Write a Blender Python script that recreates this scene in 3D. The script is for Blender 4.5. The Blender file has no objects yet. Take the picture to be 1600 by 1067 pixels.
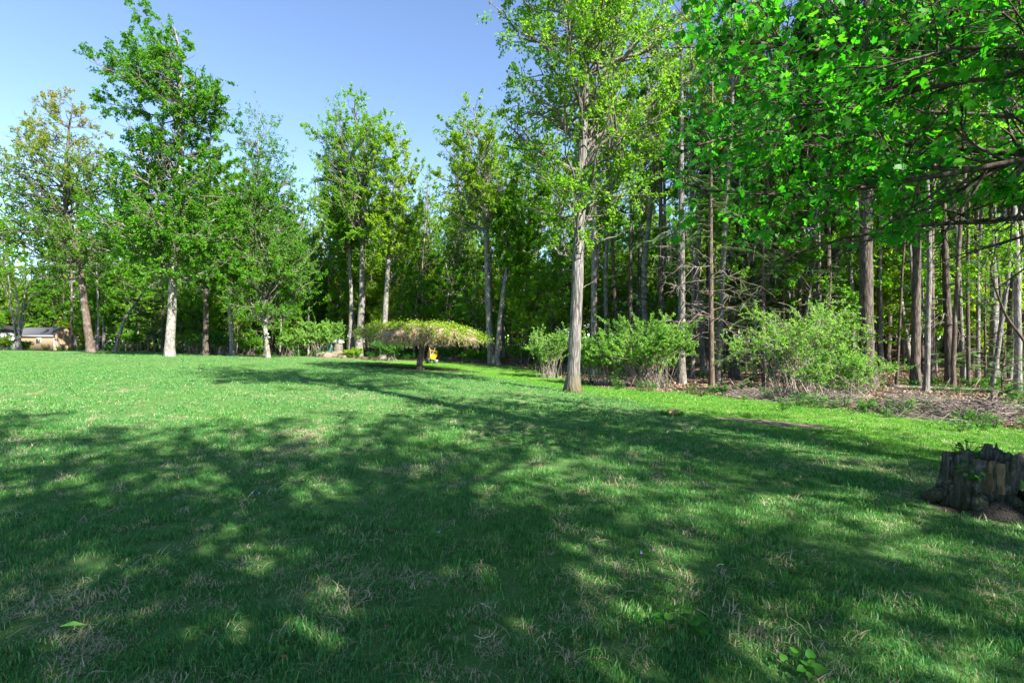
import bpy, math, random
import numpy as np
from mathutils import Vector, Matrix, noise as mnoise

S = bpy.context.scene
COL = S.collection
PI = math.pi

# ------------------------------------------------------------------ camera, sky, sun, exposure
cam_d = bpy.data.cameras.new('camera')
cam_d.lens = 18.0; cam_d.sensor_width = 36.0; cam_d.clip_start = 0.05; cam_d.clip_end = 2000
cam = bpy.data.objects.new('camera', cam_d); COL.objects.link(cam)
cam.location = (0, 0, 1.5); cam.rotation_euler = (math.radians(90), 0, 0)
S.camera = cam

SUN_EL = math.radians(39)
SUN_AZ = math.atan2(0.67, -0.74)                # from +Y towards +X: behind the camera, to its right
sun_vec = Vector((math.sin(SUN_AZ) * math.cos(SUN_EL), math.cos(SUN_AZ) * math.cos(SUN_EL), math.sin(SUN_EL)))
W = bpy.data.worlds.new('World'); S.world = W; W.use_nodes = True
wn = W.node_tree; bg = wn.nodes['Background']
sky = wn.nodes.new('ShaderNodeTexSky'); sky.sky_type = 'NISHITA'; sky.sun_disc = False
sky.sun_elevation = SUN_EL; sky.sun_rotation = SUN_AZ
sky.air_density = 0.66; sky.dust_density = 0.1; sky.ozone_density = 1.4; sky.altitude = 50
wn.links.new(sky.outputs[0], bg.inputs[0]); bg.inputs[1].default_value = 0.086
sd = bpy.data.lights.new('sun', 'SUN'); sd.energy = 4.3; sd.angle = math.radians(0.53); sd.color = (1.0, 0.95, 0.84)
sun = bpy.data.objects.new('sun', sd); COL.objects.link(sun)
sun.rotation_euler = sun_vec.to_track_quat('Z', 'Y').to_euler(); sun.location = (10, -15, 30)
vs = S.view_settings
vs.view_transform = 'Standard'; vs.look = 'None'; vs.gamma = 1.0; vs.use_curve_mapping = False
vs.exposure = 2.2
cy = S.cycles
cy.max_bounces = 10; cy.diffuse_bounces = 8; cy.glossy_bounces = 2; cy.transmission_bounces = 8; cy.transparent_max_bounces = 4
cy.sample_clamp_indirect = 8
cy.use_denoising = True

# ------------------------------------------------------------------ helpers
def P(u, v, d):
    return np.array([(u - 800) / 800 * d, d, 1.5 + (533 - v) / 800 * d])

def nrm(a):
    return a / np.maximum(np.linalg.norm(a, axis=-1, keepdims=True), 1e-9)

class MB:
    """collects vertices, faces and a per-vertex value, and links them as one mesh object"""
    def __init__(s): s.v = []; s.f = {}; s.a = []; s.n = 0; s.m = {}
    def add(s, v, f, var=0.5, mat=0):
        v = np.asarray(v, float).reshape(-1, 3); f = np.asarray(f, np.int64)
        if len(v) == 0: return s
        s.v.append(v); s.a.append(np.broadcast_to(np.asarray(var, float), (len(v),)).copy())
        s.f.setdefault((f.shape[1], mat), []).append(f + s.n); s.n += len(v)
        return s
    def mesh(s, name, mats, smooth=False):
        me = bpy.data.meshes.new(name)
        V = np.concatenate(s.v); A = np.concatenate(s.a)
        me.vertices.add(len(V)); me.vertices.foreach_set('co', V.astype(np.float32).ravel())
        idx = []; st = []; mi = []; pos = 0
        for (k, m), fl in s.f.items():
            F = np.concatenate(fl); idx.append(F.ravel()); st.append(pos + np.arange(len(F)) * k); pos += F.size
            mi.append(np.full(len(F), m))
        idx = np.concatenate(idx); st = np.concatenate(st); mi = np.concatenate(mi)
        me.loops.add(len(idx)); me.loops.foreach_set('vertex_index', idx.astype(np.int32))
        me.polygons.add(len(st)); me.polygons.foreach_set('loop_start', st.astype(np.int32))
        me.polygons.foreach_set('material_index', mi.astype(np.int32))
        me.update(calc_edges=True)
        at = me.attributes.new('var', 'FLOAT', 'POINT'); at.data.foreach_set('value', A.astype(np.float32))
        if smooth: me.polygons.foreach_set('use_smooth', np.ones(len(st), bool))
        for m in (mats if isinstance(mats, (list, tuple)) else [mats]): me.materials.append(m)
        return me
    def build(s, name, mats, parent=None, smooth=False, link=True):
        o = bpy.data.objects.new(name, s.mesh(name, mats, smooth))
        if link: COL.objects.link(o)
        if parent: o.parent = parent
        return o

def thing(name, label, cat, loc=(0, 0, 0), rz=0.0, group=None):
    o = bpy.data.objects.new(name, None); COL.objects.link(o)
    o.empty_display_size = 0.3
    o.location = loc; o.rotation_euler = (0, 0, rz); o['label'] = label; o['category'] = cat
    if group: o['group'] = group
    return o

def tag(o, label, cat, group=None):
    o['label'] = label; o['category'] = cat
    if group: o['group'] = group
    return o

def copy_thing(src, loc, rz, scale, label, group=None):
    r = src.copy(); COL.objects.link(r)
    r.location = loc; r.rotation_euler = (0, 0, rz); r.scale = scale; r['label'] = label
    if group: r['group'] = group
    for ch in src.children:
        c = ch.copy(); COL.objects.link(c); c.parent = r
    return r

def tubes(Pt, R, k=5):
    """Pt (B,n,3) centre lines, R (B,n) radii -> verts, quads"""
    B, n, _ = Pt.shape
    T = nrm(np.gradient(Pt, axis=1))
    avg = nrm(Pt[:, -1] - Pt[:, 0])
    ref = np.where(np.abs(avg[:, 2:3]) > 0.8, np.array([[1.0, 0.13, 0]]), np.array([[0.1, 0.05, 1.0]]))
    U = nrm(ref[:, None, :] - (ref[:, None, :] * T).sum(-1, keepdims=True) * T)
    Vv = np.cross(T, U)
    a = np.arange(k) / k * 2 * PI
    ring = U[:, :, None, :] * np.cos(a)[None, None, :, None] + Vv[:, :, None, :] * np.sin(a)[None, None, :, None]
    V = Pt[:, :, None, :] + ring * R[:, :, None, None]
    i = np.arange(n - 1)[:, None] * k + np.arange(k)[None, :]
    j = np.arange(n - 1)[:, None] * k + (np.arange(k)[None, :] + 1) % k
    q = np.stack([i, j, j + k, i + k], -1).reshape(-1, 4)
    F = (q[None] + (np.arange(B) * n * k)[:, None, None]).reshape(-1, 4)
    return V.reshape(-1, 3), F

def tube(pts, radii, k=8):
    return tubes(np.asarray(pts, float)[None], np.asarray(radii, float)[None], k)

def capped(pts, radii, k=8):
    """one closed tube as (verts, quads, tris)"""
    v, f = tube(pts, radii, k); n = len(v)
    pts = np.asarray(pts, float)
    v = np.vstack([v, pts[:1], pts[-1:]])
    a = np.arange(k); b = (a + 1) % k
    t = np.vstack([np.stack([b, a, np.full(k, n)], 1), np.stack([n - k + a, n - k + b, np.full(k, n + 1)], 1)])
    return v, f, t

def add_capped(mb, pts, radii, k=8, var=0.5, mat=0):
    v, f, t = capped(pts, radii, k); n0 = mb.n
    mb.add(v, f, var, mat); mb.f.setdefault((3, mat), []).append(t + n0)

def box(cx, cy_, cz, sx, sy, sz):
    v = np.array([[x, y, z] for z in (-.5, .5) for y in (-.5, .5) for x in (-.5, .5)]) * [sx, sy, sz] + [cx, cy_, cz]
    f = np.array([[0, 2, 3, 1], [4, 5, 7, 6], [0, 1, 5, 4], [2, 6, 7, 3], [0, 4, 6, 2], [1, 3, 7, 5]])
    return v, f

# leaf outlines: x across, y along, z fold
def T_diamond(w=0.36): return (np.array([[0, 0, 0], [w, .45, .09], [0, 1, -.08], [-w, .45, .09]]), np.array([[0, 1, 2], [0, 2, 3]]))
def T_oval():
    v = np.array([[0, 0, 0], [.28, .25, .06], [.33, .6, .05], [0, 1, -.12], [-.33, .6, .05], [-.28, .25, .06]])
    return v, np.array([[0, 1, 2], [0, 2, 3], [0, 3, 4], [0, 4, 5]])
def T_maple():
    o = [(0, 0), (.34, -.02), (.34, .14), (.56, .28), (.50, .54), (.27, .46), (.0, 1.02)]
    r = [(x, y, .22 * abs(x) - .16 * y * y - .25 * x * x) for x, y in o]
    l = [(-x, y, z) for x, y, z in r[1:-1]][::-1]
    v = np.array([(0, .34, 0)] + r + l); n = len(v) - 1
    return v, np.array([[0, 1 + i, 1 + (i + 1) % n] for i in range(n)])
def T_frond():
    v = []; f = []
    for i in range(7):
        y = .04 + i * .13; w = .34 * (1 - (i / 7) ** 1.6) + .05
        for s in (-1, 1):
            b = len(v); v += [(0, y, 0), (0, y + .07, 0), (s * w, y + .2, -.05 - .05 * (i % 2))]; f.append((b, b + 1, b + 2))
    b = len(v); v += [(-.02, 0, 0), (.02, 0, 0), (0, 1.05, -.02)]; f.append((b, b + 1, b + 2))
    return np.array(v), np.array(f)
TD, TO, TM, TF = T_diamond(), T_oval(), T_maple(), T_frond()

def leaves(mb, pos, dirs, nor, size, tpl, var, mat=0):
    tv, tf = tpl; N = len(pos)
    d = nrm(dirs); n = nrm(nor - (nor * d).sum(-1, keepdims=True) * d); s = np.cross(d, n)
    V = pos[:, None] + size[:, None, None] * (tv[None, :, 0:1] * s[:, None] + tv[None, :, 1:2] * d[:, None] + tv[None, :, 2:3] * n[:, None])
    F = (tf[None] + (np.arange(N) * len(tv))[:, None, None]).reshape(-1, tf.shape[1])
    mb.add(V.reshape(-1, 3), F, np.repeat(var, len(tv)), mat)

def sample(Pt, i, s):
    n = Pt.shape[1]; x = s * (n - 1.001); a = x.astype(int); t = (x - a)[:, None]
    p = Pt[i, a] * (1 - t) + Pt[i, a + 1] * t
    return p, nrm(Pt[i, a + 1] - Pt[i, a]), a

def grow(rng, Pt, R, i, s, th, L, n, up=0.25, jit=0.18, rmax=.6, rend=.3):
    p, t, a = sample(Pt, i, s); r = R[i, a]; N = len(i)
    q = rng.normal(size=(N, 3)); q = nrm(q - (q * t).sum(-1, keepdims=True) * t)
    d = nrm(np.cos(th)[:, None] * t + np.sin(th)[:, None] * q + np.array([0, 0, 1.0]) * up)
    out = [p]; st = (L / (n - 1))[:, None]
    for k in range(n - 1):
        d = nrm(d + rng.normal(size=(N, 3)) * jit + np.array([0, 0, 1.0]) * up * .25)
        out.append(out[-1] + d * st)
    Q = np.stack(out, 1)
    r0 = np.minimum(r * rmax, .004 + .018 * L)
    RR = r0[:, None] * np.linspace(1, rend, n)[None]
    return Q, RR

# ------------------------------------------------------------------ materials
def mat(name):
    m = bpy.data.materials.new(name); m.use_nodes = True; nt = m.node_tree; nt.nodes.clear()
    out = nt.nodes.new('ShaderNodeOutputMaterial'); return m, nt, out
def N(nt, t, **kw):
    n = nt.nodes.new(t)
    for k, v in kw.items():
        if k.startswith('i_'): n.inputs[k[2:].replace('_', ' ')].default_value = v
        else: setattr(n, k, v)
    return n
def ramp(nt, stops, fac=None):
    r = nt.nodes.new('ShaderNodeValToRGB'); e = r.color_ramp.elements
    while len(e) < len(stops): e.new(0.5)
    for el, (p, c) in zip(e, stops): el.position = p; el.color = (*c, 1)
    if fac is not None: nt.links.new(fac, r.inputs[0])
    return r
def mixc(nt, a, b, fac, mode='MIX'):
    m = nt.nodes.new('ShaderNodeMix'); m.data_type = 'RGBA'; m.blend_type = mode
    for sock, val in ((m.inputs[6], a), (m.inputs[7], b), (m.inputs[0], fac)):
        if isinstance(val, (int, float)): sock.default_value = val
        elif isinstance(val, tuple): sock.default_value = (*val, 1)
        else: nt.links.new(val, sock)
    return m.outputs[2]
def math_(nt, op, a, b=None, clamp=False):
    m = nt.nodes.new('ShaderNodeMath'); m.operation = op; m.use_clamp = clamp
    for s, v in zip(m.inputs, (a, b)):
        if v is None: continue
        if isinstance(v, (int, float)): s.default_value = v
        else: nt.links.new(v, s)
    return m.outputs[0]

def leaf_mat(name, stops, trans=.52, rough=.55, spec=.16, tboost=(1.5, 1.55, .7), jitter=.35):
    m, nt, out = mat(name)
    at = N(nt, 'ShaderNodeAttribute', attribute_name='var')
    oi = N(nt, 'ShaderNodeObjectInfo')
    f = math_(nt, 'ADD', at.outputs['Fac'], math_(nt, 'MULTIPLY', math_(nt, 'SUBTRACT', oi.outputs['Random'], .5), jitter), True)
    c = ramp(nt, stops, f).outputs[0]
    pr = N(nt, 'ShaderNodeBsdfPrincipled'); pr.inputs['Roughness'].default_value = rough; pr.inputs['Specular IOR Level'].default_value = spec
    nt.links.new(c, pr.inputs['Base Color'])
    tr = N(nt, 'ShaderNodeBsdfTranslucent'); nt.links.new(mixc(nt, c, tboost, 1.0, 'MULTIPLY'), tr.inputs[0])
    mx = N(nt, 'ShaderNodeMixShader'); mx.inputs[0].default_value = trans
    nt.links.new(pr.outputs[0], mx.inputs[1]); nt.links.new(tr.outputs[0], mx.inputs[2]); nt.links.new(mx.outputs[0], out.inputs[0])
    return m

def bark_mat(name, dark, light, patch=None, sc=9.0, zs=.22, bump=.6, moss=None, pscale=3.0, pthr=.55):
    m, nt, out = mat(name)
    tc = N(nt, 'ShaderNodeTexCoord'); mp = N(nt, 'ShaderNodeMapping'); mp.inputs['Scale'].default_value = (1, 1, zs)
    nt.links.new(tc.outputs['Object'], mp.inputs[0])
    oi = N(nt, 'ShaderNodeObjectInfo')
    n1 = N(nt, 'ShaderNodeTexNoise'); n1.inputs['Scale'].default_value = sc; n1.inputs['Detail'].default_value = 6; n1.inputs['Roughness'].default_value = .7
    vo = N(nt, 'ShaderNodeTexVoronoi', feature='DISTANCE_TO_EDGE'); vo.inputs['Scale'].default_value = sc * 1.3
    for q in (n1, vo): nt.links.new(mp.outputs[0], q.inputs['Vector'])
    h = math_(nt, 'ADD', n1.outputs[0], math_(nt, 'MULTIPLY', vo.outputs['Distance'], .9))
    c = ramp(nt, [(.36, dark), (.78, light)], h).outputs[0]
    if patch:
        n2 = N(nt, 'ShaderNodeTexNoise'); n2.inputs['Scale'].default_value = pscale; n2.inputs['Detail'].default_value = 5
        nt.links.new(tc.outputs['Object'], n2.inputs['Vector'])
        c = mixc(nt, c, patch, ramp(nt, [(pthr, (0, 0, 0)), (pthr + .13, (.85, .85, .85))], n2.outputs[0]).outputs[0])
    if moss:
        sp = N(nt, 'ShaderNodeSeparateXYZ'); nt.links.new(tc.outputs['Object'], sp.inputs[0])
        mm = math_(nt, 'SUBTRACT', math_(nt, 'ADD', .35, math_(nt, 'MULTIPLY', n1.outputs[0], 1.0)), math_(nt, 'MULTIPLY', sp.outputs[2], 1.1), True)
        c = mixc(nt, c, moss, mm)
    c = mixc(nt, c, (.55, .55, .55), math_(nt, 'MULTIPLY', oi.outputs['Random'], .4), 'MULTIPLY')
    pr = N(nt, 'ShaderNodeBsdfPrincipled'); pr.inputs['Roughness'].default_value = .92; pr.inputs['Specular IOR Level'].default_value = .15
    nt.links.new(c, pr.inputs['Base Color'])
    bp = N(nt, 'ShaderNodeBump'); bp.inputs['Strength'].default_value = bump; bp.inputs['Distance'].default_value = .04
    nt.links.new(h, bp.inputs['Height']); nt.links.new(bp.outputs[0], pr.inputs['Normal']); nt.links.new(pr.outputs[0], out.inputs[0])
    return m

def plain(name, col, rough=.6, spec=.3, var=.25, sc=12., metal=0.):
    m, nt, out = mat(name)
    tc = N(nt, 'ShaderNodeTexCoord'); n1 = N(nt, 'ShaderNodeTexNoise'); n1.inputs['Scale'].default_value = sc; n1.inputs['Detail'].default_value = 4
    nt.links.new(tc.outputs['Object'], n1.inputs['Vector'])
    c = ramp(nt, [(.3, tuple(x * (1 - var) for x in col)), (.7, tuple(min(1, x * (1 + var)) for x in col))], n1.outputs[0]).outputs[0]
    pr = N(nt, 'ShaderNodeBsdfPrincipled'); pr.inputs['Roughness'].default_value = rough; pr.inputs['Specular IOR Level'].default_value = spec
    pr.inputs['Metallic'].default_value = metal
    nt.links.new(c, pr.inputs['Base Color']); nt.links.new(pr.outputs[0], out.inputs[0])
    return m

M = {}
M['leaf_bright'] = leaf_mat('leaf_bright', [(0, (.05, .15, .010)), (.5, (.11, .27, .014)), (1, (.21, .38, .028))], trans=.56)
M['leaf_maple'] = leaf_mat('leaf_maple', [(0, (.014, .13, .009)), (.5, (.034, .23, .013)), (1, (.10, .36, .022))], trans=.60, rough=.45, spec=.25, tboost=(1.5, 1.6, .6))
M['leaf_mid'] = leaf_mat('leaf_mid', [(0, (.04, .14, .010)), (.5, (.09, .25, .014)), (1, (.17, .35, .025))], trans=.54)
M['leaf_yellow'] = leaf_mat('leaf_yellow', [(0, (.09, .20, .012)), (.5, (.19, .33, .020)), (1, (.34, .45, .04))], trans=.56)
M['leaf_bronze'] = leaf_mat('leaf_bronze', [(0, (.06, .18, .015)), (.45, (.12, .24, .02)), (.8, (.24, .25, .025)), (1, (.30, .22, .03))], jitter=.0)
M['leaf_shrub'] = leaf_mat('leaf_shrub', [(0, (.08, .19, .035)), (.5, (.16, .33, .055)), (1, (.30, .46, .11))])
M['leaf_umbrella'] = leaf_mat('leaf_umbrella', [(0, (.13, .23, .02)), (.5, (.22, .34, .035)), (1, (.36, .44, .06))])
M['needle'] = leaf_mat('needle', [(0, (.012, .05, .012)), (.5, (.02, .085, .018)), (1, (.05, .14, .03))], trans=.2, spec=.25)
M['needle_pale'] = leaf_mat('needle_pale', [(0, (.03, .10, .025)), (.5, (.07, .17, .04)), (1, (.14, .25, .06))], trans=.25, spec=.25)
M['weed'] = leaf_mat('weed', [(0, (.02, .11, .015)), (.5, (.045, .18, .022)), (1, (.12, .27, .04))])
M['bark_main'] = bark_mat('bark_main', (.03, .026, .024), (.235, .215, .205), (.16, .11, .085), sc=12, zs=.13, bump=1.0, moss=(.10, .085, .03), pthr=.60)
M['bark_grey'] = bark_mat('bark_grey', (.05, .045, .04), (.24, .22, .195), (.32, .31, .29), sc=9, zs=.25)
M['bark_pale'] = bark_mat('bark_pale', (.08, .07, .06), (.28, .255, .23), (.36, .345, .32), sc=6, zs=.5)
M['bark_dark'] = bark_mat('bark_dark', (.022, .018, .015), (.13, .105, .085), (.22, .20, .17), sc=9, zs=.2, pthr=.62)
M['bark_brown'] = bark_mat('bark_brown', (.035, .027, .022), (.16, .12, .095), (.22, .205, .185), sc=9, zs=.22)
M['limb'] = bark_mat('limb_bark', (.05, .042, .036), (.20, .175, .15), (.26, .24, .22), sc=9, zs=.3)
M['twig_grey'] = plain('twig_grey', (.23, .19, .165), .9, .1, .45, 3.)
M['twig_brown'] = plain('twig_brown', (.10, .07, .05), .9, .1, .4)
M['twig_pink'] = plain('twig_pink', (.44, .30, .235), .9, .1, .5, 6.)

# ------------------------------------------------------------------ terrain
_c = [(0, 0, 0), (0, 2.25, 0), (-3, 2.25, .03), (3, 2.25, -.02), (0, 6, .03), (-5, 8, .14), (0, -15, 0), (20, -15, .0), (-20, -15, .2), (14, 3, -.1), (-14, 3, .3)]
for u, d, h in [(0, 40, .75), (0, 20, .45), (0, 10, .2), (70, 47, .72), (70, 60, .40), (265, 30, .64), (265, 15, .35), (265, 44, .55), (420, 35, .37), (420, 20, .24), (420, 47, .2),
                (560, 30, .26), (560, 42, .22), (515, 45, .22), (657, 28, -.04), (657, 36, .0), (657, 24, .06), (750, 22, .02), (750, 32, -.18), (750, 42, .0),
                (800, 18, .08), (800, 26, -.29), (800, 38, -.07), (895, 15, .02), (880, 20, -.27), (880, 28, -.30), (1000, 11, .03), (1000, 17, -.24), (1000, 22, -.4),
                (1100, 8, .08), (1100, 18, -.28), (1250, 10, -.09), (1250, 6, .02), (1250, 17, -.35), (1400, 13, -.24), (1400, 25, -.34), (1530, 4.8, -.02),
                (1560, 12, -.25), (1440, 22, -.40), (1480, 35, .30), (1400, 50, .75), (1100, 46, .3), (900, 48, .25), (1900, 12, -.15), (1900, 25, -.2),
                (0, 90, .6), (500, 90, .8), (1000, 90, 1.2), (1600, 90, 1.3), (-400, 60, .8), (-800, 20, .7)]:
    _c.append(((u - 800) / 800 * d, d, h))
for a in range(16):
    for rr in (170, 320): _c.append((rr * math.cos(a * PI / 8), rr * math.sin(a * PI / 8), 1.0))
_c = np.array(_c, float)
def _phi(r): return np.where(r > 1e-6, r * r * np.log(np.maximum(r, 1e-6)), 0)
_n = len(_c); _K = _phi(np.linalg.norm(_c[:, None, :2] - _c[None, :, :2], axis=-1)) + np.eye(_n) * 6.0
_Q = np.hstack([np.ones((_n, 1)), _c[:, :2]])
_A = np.block([[_K, _Q], [_Q.T, np.zeros((3, 3))]])
_w = np.linalg.solve(_A, np.concatenate([_c[:, 2], np.zeros(3)]))
def gh(x, y):
    x = np.asarray(x, float); y = np.asarray(y, float); sh = x.shape
    p = np.stack([x.ravel(), y.ravel()], 1); r = np.empty(len(p))
    for i in range(0, len(p), 20000):
        q = p[i:i + 20000]
        r[i:i + 20000] = _phi(np.linalg.norm(q[:, None] - _c[None, :, :2], axis=-1)) @ _w[:_n] + _w[_n] + q @ _w[_n + 1:]
    return r.reshape(sh)
def g1(x, y): return float(gh(np.array([x]), np.array([y]))[0])
def at(u, d):
    x = (u - 800) / 800 * d; return (x, d, g1(x, d))
def sstep(a, b, x):
    t = np.clip((x - a) / (b - a), 0, 1); return t * t * (3 - 2 * t)
EU = [-600, 0, 300, 500, 560, 700, 800, 870, 930, 1050, 1150, 1250, 1350, 1450, 1600, 2000, 3000]
ED = [44, 49, 45, 42.5, 39, 38.5, 35, 27, 20.5, 18.2, 16.2, 14.6, 12.8, 11.6, 10.2, 8, 6]
def uof(x, y): return 800 + 800 * x / np.maximum(y, .5)
def m_litter(x, y):
    u = uof(x, y); e = np.interp(u, EU, ED)
    a = sstep(-.9, .7, y - e)
    b = sstep(9.5, 11.5, x) * (y < 6)
    return np.maximum(np.where(y > 2, a, 0), b)
CU = [-400, 450, 560, 657, 750, 800, 895, 1000, 1100, 1250, 1400, 1600, 2400]
CD = [80, 60, 35, 30, 23.5, 19, 15.5, 12, 9.8, 7.6, 6.2, 5.2, 4]
def m_vivid(x, y): return sstep(-.8, 1.6, y - np.interp(uof(x, y), CU, CD)) * (y > 3)
UM = at(657, 28.0)
ST = at(1528, 4.75)
def m_mulch(x, y):
    r = np.sqrt(((x - UM[0]) / 3.4) ** 2 + ((y - UM[1] - .2) / 1.7) ** 2)
    a = 1 - sstep(.85, 1.1, r)
    c = at(5, 45); r2 = np.sqrt(((x - c[0]) / 4.5) ** 2 + ((y - c[1] - 1) / 2.5) ** 2)
    r3 = np.sqrt(((x - ST[0] + .08) / .56) ** 2 + ((y - ST[1] + .12) / .42) ** 2)
    return np.maximum(np.maximum(a, 1 - sstep(.85, 1.1, r2)), .9 * (1 - sstep(.7, 1.15, r3)))
def m_dirt(x, y):
    c = at(1205, 9.7); r = np.sqrt(((x - c[0] + (y - c[1]) * .9) / .95) ** 2 + ((y - c[1]) / .75) ** 2)
    c2 = at(560, 38.5); r2 = np.sqrt(((x - c2[0]) / 4) ** 2 + ((y - c2[1] - (x - c2[0]) * .1) / 1.2) ** 2)
    return np.maximum(1 - sstep(.55, 1.1, r), 1 - sstep(.7, 1.1, r2))

def ground():
    gx = np.concatenate([-np.geomspace(28, 420, 36)[::-1], np.arange(-27.6, 27.61, .4), np.geomspace(28, 420, 36)])
    gy = np.concatenate([-np.geomspace(6, 300, 22)[::-1], np.arange(-5.5, 52, .36), np.geomspace(52.4, 600, 44)])
    X, Y = np.meshgrid(gx, gy); Z = gh(X, Y)
    fade = sstep(150, 260, np.hypot(X, Y)); Z = Z * (1 - fade) + 1.0 * fade
    nx, ny = len(gx), len(gy)
    V = np.stack([X, Y, Z], -1).reshape(-1, 3)
    i = (np.arange(ny - 1)[:, None] * nx + np.arange(nx - 1)[None]).ravel()
    F = np.stack([i, i + 1, i + nx + 1, i + nx], 1)
    m, nt, out = mat('ground_material')
    geo = N(nt, 'ShaderNodeNewGeometry')
    def noi(sc, det=4, rough=.6):
        n = N(nt, 'ShaderNodeTexNoise'); n.inputs['Scale'].default_value = sc; n.inputs['Detail'].default_value = det; n.inputs['Roughness'].default_value = rough
        nt.links.new(geo.outputs['Position'], n.inputs['Vector']); return n.outputs[0]
    def att(nm): return N(nt, 'ShaderNodeAttribute', attribute_name=nm).outputs['Fac']
    fine = noi(60, 5, .75); midn = noi(2.2, 5); big = noi(.35, 3)
    cool = ramp(nt, [(.30, (.045, .14, .034)), (.55, (.10, .19, .055)), (.75, (.20, .27, .09))], fine).outputs[0]
    warm = ramp(nt, [(.30, (.05, .15, .014)), (.55, (.105, .235, .028)), (.75, (.19, .31, .055))], fine).outputs[0]
    lawn = mixc(nt, cool, warm, att('vivid'))
    lawn = mixc(nt, lawn, (.26, .23, .12), ramp(nt, [(.56, (0, 0, 0)), (.75, (.55, .55, .55))], midn).outputs[0])
    lawn = mixc(nt, lawn, (.72, .85, .62), ramp(nt, [(.42, (0, 0, 0)), (.62, (.8, .8, .8))], big).outputs[0], 'MULTIPLY')
    vor = N(nt, 'ShaderNodeTexVoronoi'); vor.inputs['Scale'].default_value = 14; nt.links.new(geo.outputs['Position'], vor.inputs['Vector'])
    sep = N(nt, 'ShaderNodeSeparateColor'); nt.links.new(vor.outputs['Color'], sep.inputs[0])
    lit = ramp(nt, [(0, (.035, .022, .015)), (.4, (.12, .078, .05)), (.75, (.22, .155, .11)), (1, (.32, .245, .19))], sep.outputs[0]).outputs[0]
    lit = mixc(nt, lit, (.05, .09, .02), ramp(nt, [(.5, (0, 0, 0)), (.62, (.75, .75, .75))], noi(.9, 5)).outputs[0])
    mul = ramp(nt, [(.3, (.02, .014, .012)), (.7, (.085, .06, .052))], fine).outputs[0]
    dirt = ramp(nt, [(.3, (.09, .07, .05)), (.7, (.24, .19, .15))], fine).outputs[0]
    def soft(a): return ramp(nt, [(.38, (0, 0, 0)), (.58, (1, 1, 1))], math_(nt, 'ADD', math_(nt, 'MULTIPLY', a, .7), math_(nt, 'MULTIPLY', midn, .32))).outputs[0]
    c = mixc(nt, lawn, dirt, soft(att('dirt'))); c = mixc(nt, c, lit, soft(att('litter'))); c = mixc(nt, c, mul, soft(att('mulch')))
    pr = N(nt, 'ShaderNodeBsdfPrincipled'); pr.inputs['Roughness'].default_value = .95; pr.inputs['Specular IOR Level'].default_value = .1
    nt.links.new(c, pr.inputs['Base Color'])
    bp = N(nt, 'ShaderNodeBump'); bp.inputs['Strength'].default_value = .7; bp.inputs['Distance'].default_value = .05
    nt.links.new(math_(nt, 'ADD', fine, midn), bp.inputs['Height']); nt.links.new(bp.outputs[0], pr.inputs['Normal']); nt.links.new(pr.outputs[0], out.inputs[0])
    mb = MB().add(V, F); o = mb.build('ground', m, None, True); o['kind'] = 'structure'
    for nm, fn in (('litter', m_litter), ('vivid', m_vivid), ('mulch', m_mulch), ('dirt', m_dirt)):
        a = o.data.attributes.new(nm, 'FLOAT', 'POINT'); a.data.foreach_set('value', fn(X, Y).ravel().astype(np.float32))
    return o
ground()

# ------------------------------------------------------------------ scattered stuff by geometry nodes
def scatter(name, pts, rots, scl, attrs, meshes, pick):
    me = bpy.data.meshes.new(name); me.vertices.add(len(pts)); me.vertices.foreach_set('co', pts.astype(np.float32).ravel())
    def A(nm, t, arr, key='value'):
        a = me.attributes.new(nm, t, 'POINT'); a.data.foreach_set(key, arr.ravel())
    A('rot', 'FLOAT_VECTOR', rots.astype(np.float32), 'vector'); A('scl', 'FLOAT', scl.astype(np.float32)); A('pick', 'INT', pick.astype(np.int32))
    for k, v in attrs.items(): A(k, 'FLOAT', v.astype(np.float32))
    o = bpy.data.objects.new(name, me); COL.objects.link(o); o['kind'] = 'stuff'
    coll = bpy.data.collections.new(name + '_sources')
    for i, mm in enumerate(meshes):
        so = bpy.data.objects.new('%s_tuft_%02d' % (name, i), mm); coll.objects.link(so)
    ng = bpy.data.node_groups.new(name + '_nodes', 'GeometryNodeTree')
    ng.interface.new_socket('Geometry', in_out='INPUT', socket_type='NodeSocketGeometry'); ng.interface.new_socket('Geometry', in_out='OUTPUT', socket_type='NodeSocketGeometry')
    gi = ng.nodes.new('NodeGroupInput'); go = ng.nodes.new('NodeGroupOutput')
    ci = ng.nodes.new('GeometryNodeCollectionInfo'); ci.inputs[0].default_value = coll; ci.inputs[1].default_value = True; ci.inputs[2].default_value = True
    ip = ng.nodes.new('GeometryNodeInstanceOnPoints'); ip.inputs['Pick Instance'].default_value = True
    def na(nm, t):
        n = ng.nodes.new('GeometryNodeInputNamedAttribute'); n.data_type = t; n.inputs[0].default_value = nm; return n.outputs[0]
    mp = ng.nodes.new('GeometryNodeMeshToPoints')
    ng.links.new(gi.outputs[0], mp.inputs[0]); ng.links.new(mp.outputs[0], ip.inputs['Points']); ng.links.new(ci.outputs[0], ip.inputs['Instance'])
    ng.links.new(na('pick', 'INT'), ip.inputs['Instance Index'])
    er = ng.nodes.new('FunctionNodeEulerToRotation'); ng.links.new(na('rot', 'FLOAT_VECTOR'), er.inputs[0]); ng.links.new(er.outputs[0], ip.inputs['Rotation'])
    ng.links.new(na('scl', 'FLOAT'), ip.inputs['Scale']); ng.links.new(ip.outputs[0], go.inputs[0])
    md = o.modifiers.new('scatter', 'NODES'); md.node_group = ng
    return o

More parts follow.
